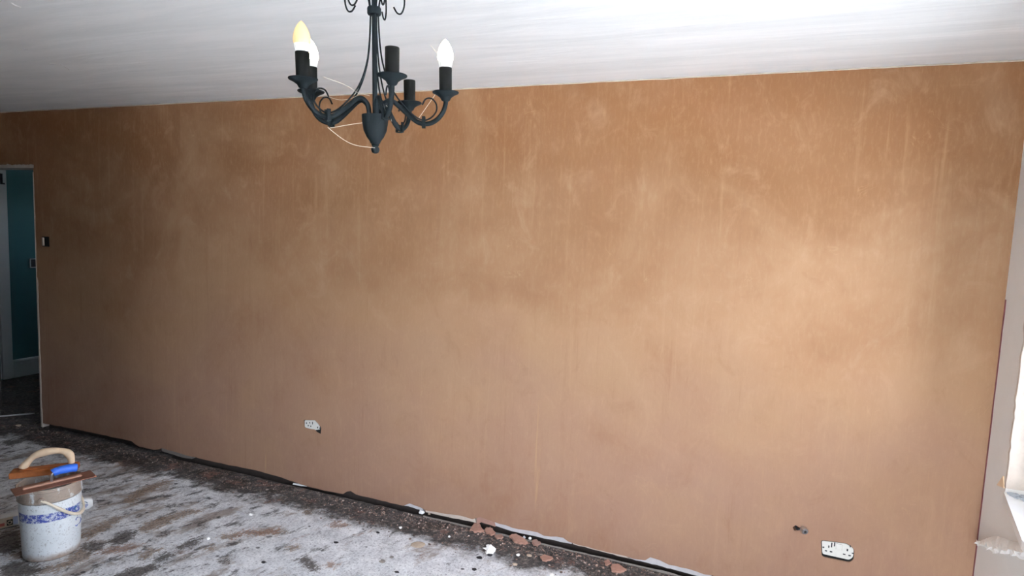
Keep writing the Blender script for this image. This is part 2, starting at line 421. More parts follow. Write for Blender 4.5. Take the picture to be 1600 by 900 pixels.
def blob2d(pts, seed, sub=5, amp=0.012):
    """closed smooth ragged outline through 2-D points"""
    n = len(pts); out = []
    for i in range(n):
        p0, p1, p2, p3 = [Vector((*pts[(i + k) % n][:2], 0)) for k in (-1, 0, 1, 2)]
        for s in range(sub):
            t = s / sub
            p = 0.5 * ((2 * p1) + (p2 - p0) * t + (2 * p0 - 5 * p1 + 4 * p2 - p3) * t * t + (3 * p1 - p0 - 3 * p2 + p3) * t ** 3)
            for fq, k in ((23, 1.0), (61, 0.7), (140, 0.45)):
                p = p + Vector((noise.noise(p * fq + Vector((seed, 0, fq))), noise.noise(p * fq + Vector((0, seed, 5 + fq))), 0)) * amp * k
            out.append((p.x, p.y))
    return out

# ------------------------------------------------------------------ the setting
H = 2.4
JX0, JX1, HEAD = -6.74, -5.963, 1.985      # doorway in the plastered wall
XL = -7.15

# floor: one slab with a worn edge along the plastered wall
def floor_z(x, y): return 0.004 * noise.noise(Vector((x * 2.1, y * 2.1, 0))) + 0.002 * noise.noise(Vector((x * 9, y * 9, 3)))
def grid_floor(xs, ys, ragged):
    V, Fc = [], []; ny = len(ys); nx = len(xs) - 1
    for x in xs:
        for j, y in enumerate(ys):
            yy = y; zz = floor_z(x, y)
            if ragged and j >= ny - 2:
                yy = y + 0.009 * noise.noise(Vector((x * 5, 2, 0))) + 0.006 * noise.noise(Vector((x * 23, 2, 0)))
                if j == ny - 1: zz = -0.05
            V.append((x, yy, zz))
    for i in range(nx):
        for j in range(ny - 1): Fc.append((i * ny + j, i * ny + j + 1, (i + 1) * ny + j + 1, (i + 1) * ny + j))
    return V, Fc
def span(a, b, st):
    n = max(1, round((b - a) / st)); return [a + (b - a) * k / n for k in range(n)]
fxs = span(XL, -5.4, 0.06) + span(-5.4, -1.1, 0.014) + span(-1.1, 0.0, 0.06) + [0.0]
fys = span(YF, -1.45, 0.12) + span(-1.45, -0.012, 0.014) + [-0.010, -0.002]
fl = obj('floor', grid_floor(fxs, fys, True), 'floor', kind='structure', smooth=True)
# old adhesive, bitumen and plaster stains, plus a shadowed patch, each with its own outline
STAINS = [(0, [(212, 829), (230, 815), (262, 805), (290, 796), (320, 797), (300, 804), (272, 813), (252, 824), (225, 833)]),
          (2, [(372, 832), (384, 828), (412, 827), (436, 827), (430, 833), (405, 837), (385, 836), (365, 842)]),
          (0, [(340, 838), (366, 832), (384, 834), (366, 842), (344, 844)]),
          (1, [(276, 854), (296, 843), (316, 841), (312, 848), (298, 855), (276, 858)]), (0, [(316, 857), (330, 852), (340, 855), (328, 861)]),
          (2, [(150, 862), (180, 855), (205, 850), (222, 852), (205, 860), (170, 866)]), (1, [(168, 846), (190, 830), (216, 830), (208, 842), (190, 852), (172, 852)]),
          (1, [(178, 900), (200, 888), (236, 880), (254, 883), (236, 894), (214, 906), (186, 912)]), (0, [(124, 836), (150, 822), (176, 808), (198, 806), (178, 820), (150, 836), (132, 846)]),
          (1, [(126, 852), (146, 846), (168, 852), (160, 862), (140, 866)]), (0, [(124, 858), (148, 860), (142, 872), (120, 882), (60, 900), (50, 892), (96, 880)]),
          (0, [(190, 784), (208, 770), (224, 760), (256, 750), (270, 752), (248, 762), (226, 774), (204, 786)]),
          (1, [(238, 874), (258, 862), (276, 864), (262, 874), (244, 880)]), (0, [(216, 866), (236, 856), (252, 856), (244, 864), (226, 872)]), (0, [(418, 834), (440, 829), (446, 831), (430, 837)]),
          (1, [(150, 716), (180, 706), (214, 712), (210, 722), (170, 724)]), (2, [(178, 722), (210, 716), (236, 718), (220, 726), (190, 730)]), (2, [(260, 724), (300, 716), (318, 722), (290, 732)]),
          (1, [(300, 736), (340, 728), (372, 738), (344, 750), (312, 748)]), (1, [(344, 752), (376, 746), (396, 752), (376, 762), (350, 762)]), (1, [(240, 708), (280, 712), (300, 720), (262, 724), (236, 718)]),
          (1, [(0, 832), (34, 826), (38, 852), (18, 866), (-20, 868)]), (1, [(0, 884), (30, 874), (70, 888), (60, 900), (0, 905)]), (0, [(10, 866), (34, 862), (40, 872), (14, 876)]),  # first outline paints the shadow and dirt under the packet
          (2, [(638, 824), (650, 818), (668, 815), (688, 820), (720, 817), (716, 829), (696, 827), (662, 829)]), (2, [(512, 820), (524, 814), (542, 817), (546, 822), (528, 825)]),
          (2, [(504, 883), (518, 878), (530, 882), (518, 888)]), (0, [(447, 855), (457, 851), (468, 855), (456, 860)]), (1, [(462, 874), (480, 870), (498, 884), (502, 892), (480, 890)]),
          (0, [(472, 800), (480, 791), (490, 796), (484, 805)]), (2, [(582, 792), (600, 787), (614, 792), (600, 798)]), (0, [(400, 830), (420, 826), (440, 828), (424, 834), (402, 836)]),
          (1, [(340, 880), (352, 875), (364, 871), (356, 879)]), (1, [(60, 694), (100, 686), (130, 694), (100, 704)]), (1, [(128, 700), (170, 690), (176, 698), (140, 708)]), (1, [(0, 690), (26, 684), (40, 690), (10, 698)])]
at = fl.data.color_attributes.new('stain', 'FLOAT_COLOR', 'POINT')
vals = [[0.0, 0.0, 0.0] for _ in fl.data.vertices]
nfy = len(fys)
for ch, pxs in STAINS:
    P = [(on_z(*p).x, on_z(*p).y) for p in pxs]
    m = 0.05
    bx0, bx1 = min(p[0] for p in P) - m, max(p[0] for p in P) + m; by0, by1 = min(p[1] for p in P) - m, max(p[1] for p in P) + m
    for i, x in enumerate(fxs):
        if not bx0 < x < bx1: continue
        for j, y in enumerate(fys):
            if not by0 < y < by1: continue
            ins = False; dd = 9.0
            for k in range(len(P)):
                (ax_, ay_), (cx_, cy_) = P[k - 1], P[k]
                if (ay_ > y) != (cy_ > y) and x < (cx_ - ax_) * (y - ay_) / (cy_ - ay_) + ax_: ins = not ins
                ex, ey = cx_ - ax_, cy_ - ay_
                tt = max(0, min(1, ((x - ax_) * ex + (y - ay_) * ey) / (ex * ex + ey * ey)))
                dd = min(dd, math.hypot(x - ax_ - ex * tt, y - ay_ - ey * tt))
            v = 0.5 + (dd if ins else -dd) / 0.13
            q = vals[i * nfy + j]; q[ch] = max(q[ch], min(1.0, max(0.0, v)))
at.data.foreach_set('color', [c for v in vals for c in (v[0], v[1], v[2], 1.0)])
obj('sub_floor', box(-9, -4.2, -0.12, 0.6, 3.4, -0.045), 'masonry', fl)
hall_floor = obj('floor', grid_floor(span(-7.75, -4.6, 0.035) + [-4.6], span(-0.02, 2.7, 0.08) + [2.7], False), 'floor', kind='structure', smooth=True)
# doorway part of the hall floor is laid a touch lower than the room's screed
hall_floor.location.z = -0.004

# plastered wall: masonry core, pink plaster coat, old undercoat showing along the foot
wb_ = obj('wall_back', join(box(JX1 + 0.012, 0.045, -0.05, 0.35, 0.16, H), box(JX0, 0.045, HEAD + 0.01, JX1 + 0.012, 0.16, H), box(XL - 0.2, 0.045, -0.05, JX0, 0.16, H)), 'masonry', kind='structure')
foot_px = [(66, 661), (125, 672), (180, 684), (205, 689), (211, 694), (218, 698), (240, 703), (249, 702), (252, 700), (290, 711), (340, 723), (400, 735), (440, 746), (470, 757),
           (500, 765), (536, 772), (542, 768), (548, 767), (556, 773), (575, 777), (588, 780), (610, 786), (630, 790), (640, 787), (657, 793), (664, 797), (690, 802), (720, 806), (738, 811), (750, 808), (762, 812),
           (790, 821), (800, 825), (840, 832), (850, 837), (880, 840), (888, 846), (905, 852), (930, 858), (950, 863), (978, 869), (990, 873), (1008, 876), (1016, 871), (1030, 875), (1045, 882), (1075, 889), (1100, 897)]
foot = []
for (px, py) in foot_px:
    p = on_y(px, py); foot.append((p.x, p.z))
foot.append((-0.6, 0.028)); foot.append((-0.3, 0.022)); foot.append((0.0, 0.026))
fine = []
for i in range(len(foot) - 1):
    (xa, za), (xb, zb) = foot[i], foot[i + 1]
    m = max(1, int((xb - xa) / 0.03))
    for s in range(m):
        t = s / m; x = xa + (xb - xa) * t
        fine.append((x, za + (zb - za) * t + 0.004 * noise.noise(Vector((x * 18, 0, 0))) + 0.003 * noise.noise(Vector((x * 55, 4, 0)))))
fine.append(foot[-1])
jamb = [(JX1 + 0.004 * noise.noise(Vector((0, z * 5, 1))), z) for z in [HEAD + 0.012 - 0.06 * k for k in range(1, 32)] if z > fine[0][1] + 0.03]
headp = [(JX0 + (JX1 - JX0) * k / 26, HEAD + 0.014 + 0.006 * noise.noise(Vector((k * 0.9, 0, 2)))) for k in range(27)]
outline = [(0.0, H), (XL, H), (XL, 0.03), (JX0, 0.03)] + headp + jamb + fine
def rounded(pts, r=0.012, seg=3):
    out = []
    n = len(pts)
    for i in range(n):
        p = Vector(pts[i]); a = Vector(pts[i - 1]); b = Vector(pts[(i + 1) % n])
        pa = p + (a - p).normalized() * min(r, (a - p).length * 0.4); pb = p + (b - p).normalized() * min(r, (b - p).length * 0.4)
        for s in range(seg + 1):
            t = s / seg; q = pa * (1 - t) ** 2 + p * 2 * t * (1 - t) + pb * t * t
            out.append((q.x, q.y))
    return out
def wall_pts(pxs): return [(on_y(*p).x, on_y(*p).z) for p in pxs]
hole_r = rounded(wall_pts([(1282.5, 843.5), (1324, 849), (1335, 858), (1334, 874), (1328, 879), (1284, 870)]), 0.012)
hole_l = rounded(wall_pts([(474.5, 656), (492, 656.5), (497, 662), (502, 668), (501, 678.5), (493.5, 675), (492, 671), (483, 670), (475.5, 668)]), 0.006)
hole_s = wall_pts([(65, 369.5), (76.5, 370), (77.5, 385.5), (66, 385)])
hole_c = rounded(wall_pts([(1238.5, 824), (1243, 820.5), (1249, 824), (1248, 829), (1241, 829)]), 0.004)
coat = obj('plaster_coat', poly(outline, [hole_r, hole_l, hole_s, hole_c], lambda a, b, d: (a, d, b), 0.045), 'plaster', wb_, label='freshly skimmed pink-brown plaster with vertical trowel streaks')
coat['kind'] = 'structure'
# old white undercoat peeping out below the pink
def strip(px_top, px_bot, y, depth, name, mat, seed):
    top = [(on_y(a, b, y).x, on_y(a, b, y).z) for a, b in px_top]; bot = [(on_y(a, b, y).x, on_y(a, b, y).z) for a, b in px_bot]
    pts = []
    for row in (top, bot[::-1]):
        for i in range(len(row) - 1):
            for s in range(5):
                t = s / 5; x = row[i][0] * (1 - t) + row[i + 1][0] * t
                pts.append((x, row[i][1] * (1 - t) + row[i + 1][1] * t + 0.004 * noise.noise(Vector((x * 40, seed, 0)))))
        pts.append(row[-1])
    return obj(name, poly(pts, [], lambda a, b, d: (a, y + d, b), depth), mat, wb_)
strip([(628, 784), (645, 784), (660, 790)], [(629, 789), (645, 793), (661, 799)], 0.006, 0.03, 'old_undercoat', 'undercoat', 1)
strip([(664, 795), (700, 800), (742, 808)], [(665, 800), (700, 808), (744, 817)], 0.008, 0.03, 'old_undercoat', 'bead', 2)
strip([(744, 803), (758, 806), (772, 812)], [(745, 820), (752, 816), (774, 823)], 0.004, 0.03, 'old_undercoat', 'rough_pink', 3)
strip([(768, 808), (800, 815), (850, 826), (894, 842)], [(769, 820), (800, 830), (850, 841), (893, 850)], 0.008, 0.03, 'old_undercoat', 'undercoat', 4)
strip([(894, 840), (940, 855), (982, 866)], [(895, 850), (940, 862), (984, 873)], 0.008, 0.03, 'old_undercoat', 'bead', 5)
strip([(980, 864), (1014, 868), (1030, 872), (1060, 885), (1110, 896)], [(981, 872), (1014, 880), (1030, 884), (1060, 892), (1112, 906)], 0.008, 0.03, 'old_undercoat', 'undercoat', 6)
strip([(252, 700), (285, 708), (300, 712)], [(253, 705), (285, 715), (300, 717)], 0.012, 0.03, 'old_undercoat', 'grey_stone', 7)
# torn white edges left round the doorway where the frame was pulled off
def ragged_strip(name, pts_a, pts_b, y0, depth, mat):
    return obj(name, poly(pts_a + pts_b[::-1], [], lambda a, b, d: (a, y0 + d, b), depth), mat, wb_)
zs = [0.0 + 0.03 * k for k in range(66)]
ragged_strip('jamb_edge', [(JX1 - 0.004, z) for z in zs],
             [(JX1 + max(0.0, (0.012 if z < 1.15 else 0.002) + 0.007 * noise.noise(Vector((z * 7, 0, 0))) + 0.004 * noise.noise(Vector((z * 31, 0, 0)))) + (0.006 if z < 0.03 else 0), z) for z in zs], -0.003, 0.15, 'bead')
xs = [JX0 + (JX1 + 0.006 - JX0) * k / 60 for k in range(61)]
ragged_strip('head_edge', [(x, HEAD - 0.004) for x in xs],
             [(x, HEAD + 0.020 + 0.009 * noise.noise(Vector((x * 22, 0, 0))) + 0.006 * noise.noise(Vector((x * 60, 0, 0)))) for x in xs], -0.003, 0.15, 'bead')

# ceiling
cl = obj('ceiling', box(XL - 0.2, YF - 0.2, H, 0.35, 0.16, H + 0.12), 'ceiling', kind='structure')
for name, pts, r in (('paint_scuff', [(78, 99), (90, 100), (100, 104), (108, 109)], 0.0022), ('paint_scuff', [(34, 77), (39, 77.3), (44, 77)], 0.004), ('paint_scuff', [(17, 4), (24, 8), (33, 11)], 0.003)):
    obj(name, tube(spline([on_z(a, b, H - 0.0005) for a, b in pts], 4), r, 6, 0.3), 'lump', cl)
# rough plaster lip where wall meets ceiling
lip = []
xx = XL
while xx < -0.02:
    lip.append(Vector((xx, -0.0005, H - 0.003 + 0.0025 * noise.noise(Vector((xx * 9, 0, 0)))))); xx += 0.08
obj('ceiling_joint', tube(lip, 0.0035, 5), 'bead', cl)

# right-hand wall with its window
RT = 0.16
wr = obj('wall_right', join(box(0, WY0, -0.05, RT, 0.045, H), box(0, WY1, -0.05, RT, WY0, WZ0 - 0.03), box(0, WY1, WZ1, RT, WY0, H), box(0, YF - 0.2, -0.05, RT, WY1, H)), 'grey_wall', kind='structure')
obj('red_paint_edge', poly([(-0.003, z) for z in [0.02 + 0.06 * k for k in range(25)]] + [(-0.012 + 0.004 * noise.noise(Vector((z * 11, 0, 0))), z) for z in [0.02 + 0.06 * k for k in range(24, -1, -1)]], [], lambda a, b, d: (-0.0015 + d, a, b), 0.003), 'red', wr)
# raw reveal on the far side of the opening, with its broken front edge
zs = [WZ0 + 0.02 + (WZ1 - WZ0 - 0.02) * k / 60 for k in range(61)]
rev = [(-0.004 + 0.006 * noise.noise(Vector((z * 14, 1, 0))) + 0.004 * noise.noise(Vector((z * 50, 1, 0))), z) for z in zs]
obj('window_reveal', poly(rev + [(RT - 0.075, WZ1), (RT - 0.075, zs[0])], [], lambda a, b, d: (a, WY0 - 0.012 + d, b), 0.014), 'reveal', wr)
# little torn triangle of lining paper
tri = [(0.0, on_x(*p).y, on_x(*p).z) for p in ((1558, 758), (1569, 744), (1570, 763))]
obj('paper_tear', ([(-0.002, a[1], a[2]) for a in tri[:1]] + [(-0.004, a[1], a[2]) for a in tri[1:]] + [(-0.0002, a[1], a[2]) for a in tri], [(0, 1, 2), (3, 5, 4), (0, 3, 4, 1), (1, 4, 5, 2), (2, 5, 3, 0)]), 'cream_handle', wr)
# broken ledge of plaster under the window
U = [(1527, 845), (1534, 841), (1540, 838), (1546, 835.5), (1552, 833.5), (1560, 836), (1568, 839), (1576, 842), (1584, 844), (1600, 847), (1640, 858), (1700, 876)]
Fm = [(1527.5, 849), (1534, 850), (1541, 851.5), (1548, 853), (1555, 855), (1562, 857), (1570, 859.5), (1577, 862), (1585, 863), (1600, 863), (1640, 878), (1700, 900)]
L = [(1528, 852), (1534, 854), (1541, 857), (1547, 858), (1553, 862), (1561, 862), (1568, 866), (1576, 865), (1584, 868), (1600, 874), (1640, 890), (1700, 914)]
rows = []
def sub(row, x, seed, a):
    P = spline([on_x(p[0], p[1], x) for p in row], 4)
    return [q + Vector((-abs(noise.noise(q * 30 + Vector((seed, 0, 0)))) * a, 0, noise.noise(q * 45 + Vector((0, seed, 0))) * a)) for q in P]
ru = [Vector((0.01, q.y, q.z)) for q in sub(U, 0.0, 1, 0.0)]
rm_ = sub([((u[0] + f[0]) / 2, (u[1] + f[1]) / 2) for u, f in zip(U, Fm)], -0.03, 2, 0.008)
rf = sub(Fm, -0.05, 3, 0.022); rg = sub([((f[0] + l[0]) / 2, (f[1] + l[1]) / 2) for f, l in zip(Fm, L)], -0.035, 4, 0.030)
rl = sub(L, -0.008, 5, 0.012); rb = [Vector((0.01, q.y, q.z + 0.005)) for q in rl]
V = ru + rm_ + rf + rg + rl + rb; n = len(ru)
Fc = [(r * n + i, r * n + i + 1, (r + 1) * n + i + 1, (r + 1) * n + i) for r in range(5) for i in range(n - 1)]
Fc += [tuple(r * n for r in range(6)), tuple(r * n + n - 1 for r in range(5, -1, -1))]
obj('plaster_ledge', (V, Fc), 'lump', wr)

win = empty('window_1', (RT - 0.05, (WY0 + WY1) / 2, WZ0)); win['kind'] = 'structure'
def wchild(name, g, mat): 
    o = obj(name, g, mat, win); o.location = -win.location; return o
fx0, fx1 = RT - 0.08, RT - 0.01
wchild('window_frame', join(box(fx0, WY1, WZ0, fx1, WY1 + 0.07, WZ1), box(fx0, WY0 - 0.045, WZ0, fx1, WY0, WZ1), box(fx0, WY1 + 0.07, WZ0, fx1, WY0 - 0.045, WZ0 + 0.07), box(fx0, WY1 + 0.07, WZ1 - 0.07, fx1, WY0 - 0.045, WZ1)), 'upvc')
for k in (1, 2):
    ym = WY1 + (WY0 - WY1) * k / 3
    wchild('mullion', box(fx0, ym - 0.035, WZ0 + 0.07, fx1, ym + 0.035, WZ1 - 0.07), 'upvc')
gl = bpy.data.materials.new('window_glass'); gl.use_nodes = True
g_n = gl.node_tree.nodes; g_n.clear()
go = g_n.new('ShaderNodeOutputMaterial'); gm = g_n.new('ShaderNodeMixShader'); gt = g_n.new('ShaderNodeBsdfTransparent'); gg = g_n.new('ShaderNodeBsdfGlossy'); gf = g_n.new('ShaderNodeFresnel')
gf.inputs[0].default_value = 1.35; gg.inputs['Roughness'].default_value = 0.02
for a, b in ((gf.outputs[0], gm.inputs[0]), (gt.outputs[0], gm.inputs[1]), (gg.outputs[0], gm.inputs[2]), (gm.outputs[0], go.inputs[0])): gl.node_tree.links.new(a, b)
M['glass'] = gl
for k in range(3):
    ya = WY1 + (WY0 - WY1) * k / 3 + 0.04; yb = WY1 + (WY0 - WY1) * (k + 1) / 3 - 0.04
    wchild('pane', box(RT - 0.058, ya, WZ0 + 0.06, RT - 0.052, yb, WZ1 - 0.06), 'glass')
# window board with a splayed front edge
wchild('window_board', poly([(RT - 0.09, WY0 - 0.002), (-0.002, WY0 + 0.008), (-0.108, -0.640), (-0.112, -1.2), (-0.112, WY1), (RT - 0.09, WY1)], [], lambda a, b, d: (a, b, WZ0 - 0.03 + d), 0.03), 'sill')
mb = []
for i in range(90):
    x = rnd.uniform(0.005, 0.08); y = WY0 - 0.015 - abs(rnd.gauss(0, 0.02)); s = rnd.uniform(0.003, 0.009)
    mb.append(xf(rock(s, s, s * 0.7, i, 6, 4), Matrix.Translation((x, y, WZ0 + s * 0.3))))
o = wchild('mortar_crumbs', join(*mb), 'mortar'); o['kind'] = 'stuff'

# walls out of view that close the room
obj('wall_left', box(XL - 0.2, YF - 0.2, -0.05, XL, 0.045, H), 'far_wall', kind='structure')
obj('wall_front', join(box(XL, YF - 0.2, -0.05, WX0, YF, H), box(WX1, YF - 0.2, -0.05, 0.0, YF, H), box(WX0, YF - 0.2, -0.05, WX1, YF, VZ0), box(WX0, YF - 0.2, WZ1, WX1, YF, H)), 'far_wall', kind='structure')
win2 = empty('added_window_2', ((WX0 + WX1) / 2, YF - 0.15, VZ0)); win2['kind'] = 'structure'  # unseen glazed door, added to brighten wall, floor and ceiling
def w2(name, g, mat):
    o = obj(name, g, mat, win2); o.location = -win2.location
gy0, gy1 = YF - 0.17, YF - 0.10
w2('window_frame', join(box(WX0, gy0, VZ0, WX0 + 0.06, gy1, WZ1), box(WX1 - 0.06, gy0, VZ0, WX1, gy1, WZ1), box(WX0 + 0.06, gy0, VZ0, WX1 - 0.06, gy1, VZ0 + 0.06), box(WX0 + 0.06, gy0, WZ1 - 0.06, WX1 - 0.06, gy1, WZ1)), 'upvc')
for k in (1, 2):
    xm = WX0 + (WX1 - WX0) * k / 3
    w2('mullion', box(xm - 0.03, gy0, VZ0 + 0.06, xm + 0.03, gy1, WZ1 - 0.06), 'upvc')
for k in range(3):
    w2('pane', box(WX0 + (WX1 - WX0) * k / 3 + 0.035, YF - 0.138, VZ0 + 0.05, WX0 + (WX1 - WX0) * (k + 1) / 3 - 0.035, YF - 0.132, WZ1 - 0.05), 'glass')

# unseen nib wall added to keep window light off the left end
obj('light_blocker_wall', box(-3.36, YF, -0.05, -3.16, -1.96, H), 'far_wall', kind='structure')

# hall beyond the doorway
HX = -7.7
obj('wall_hall_left', box(HX - 0.15, 0.16, -0.05, HX, 2.75, H), 'teal', kind='structure')
obj('wall_hall_right', box(-4.9, 0.16, -0.05, -4.75, 2.75, H), 'teal', kind='structure')
obj('wall_hall_back', join(box(HX, 2.6, -0.05, -6.9, 2.75, H), box(-6.0, 2.6, -0.05, -4.9, 2.75, H), box(-6.9, 2.6, 2.0, -6.0, 2.75, H), box(-6.9, 2.6, -0.05, -6.0, 2.75, 1.75)), 'teal', kind='structure')
obj('wall_hall_front', box(HX - 0.15, 0.045, -0.05, XL - 0.2, 0.16, H), 'teal', kind='structure')
obj('ceiling', box(HX - 0.15, 0.16, H, -4.75, 2.75, H + 0.12), 'ceiling', kind='structure')
def skirting(y0, y1):
    prof = [(0, 0.0), (0.016, 0.0), (0.016, 0.13), (0.012, 0.145), (0.012, 0.158), (0.006, 0.172), (0, 0.18)]
    V = [(HX + a, y, b) for y in (y0, y1) for a, b in prof]; m = len(prof)
    return V, [(i, (i + 1) % m, m + (i + 1) % m, m + i) for i in range(m)] + [tuple(range(m - 1, -1, -1)), tuple(range(m, 2 * m))]
obj('baseboard_left', skirting(0.782, 2.6), 'white_wood', kind='structure')
door = empty('door_1', (HX, 0.42, 0)); door['kind'] = 'structure'
def dchild(name, g, mat):
    o = obj(name, g, mat, door); o.location = -door.location; return o
dchild('door_architrave', join(bevbox(HX, 0.688, 0, HX + 0.022, 0.780, 2.05, 0.005), bevbox(HX, 0.165, 1.965, HX + 0.022, 0.688, 2.05, 0.005)), 'white_wood')
leaf = dchild('door_leaf', box(HX - 0.005, 0.165, 0.01, HX + 0.012, 0.684, 1.962), 'white_wood')
for z0, z1 in ((0.2, 0.72), (0.85, 1.38), (1.48, 1.86)):
    g = join(box(HX + 0.012, 0.26, z0, HX + 0.019, 0.60, z0 + 0.022), box(HX + 0.012, 0.26, z1 - 0.022, HX + 0.019, 0.60, z1), box(HX + 0.012, 0.26, z0 + 0.022, HX + 0.019, 0.282, z1 - 0.022), box(HX + 0.012, 0.578, z0 + 0.022, HX + 0.019, 0.60, z1 - 0.022))
    obj('door_panel', g, 'white_wood', leaf)
dchild('door_hook', join(box(HX + 0.022, 0.724, 1.91, HX + 0.03, 0.742, 2.012), box(HX + 0.022, 0.742, 1.91, HX + 0.034, 0.757, 1.925)), 'slot')
hs = empty('light_switch', (HX, 1.0, 1.14)); tag(hs, 'dark square switch plate with pale rim on the teal hall wall', 'switch')
ya, yb, za, zb2 = 0.966, 1.036, 1.095, 1.188
ctr = hs.location.copy()
o = obj('plate_rim', join(box(HX, ya, za, HX + 0.012, ya + 0.008, zb2), box(HX, yb - 0.008, za, HX + 0.012, yb, zb2), box(HX, ya + 0.008, za, HX + 0.012, yb - 0.008, za + 0.008), box(HX, ya + 0.008, zb2 - 0.008, HX + 0.012, yb - 0.008, zb2)), 'white_wood', hs); o.location = -ctr
o = obj('switch_face', box(HX, ya + 0.008, za + 0.008, HX + 0.007, yb - 0.008, zb2 - 0.008), 'slot', hs); o.location = -ctr
o = obj('rocker', box(HX + 0.007, 0.993, 1.125, HX + 0.011, 1.009, 1.157), 'slot', hs); o.location = -ctr

# ground outside the window
obj('ground', box(-22, -22, -0.45, 22, 22, -0.35), 'paving', kind='structure')

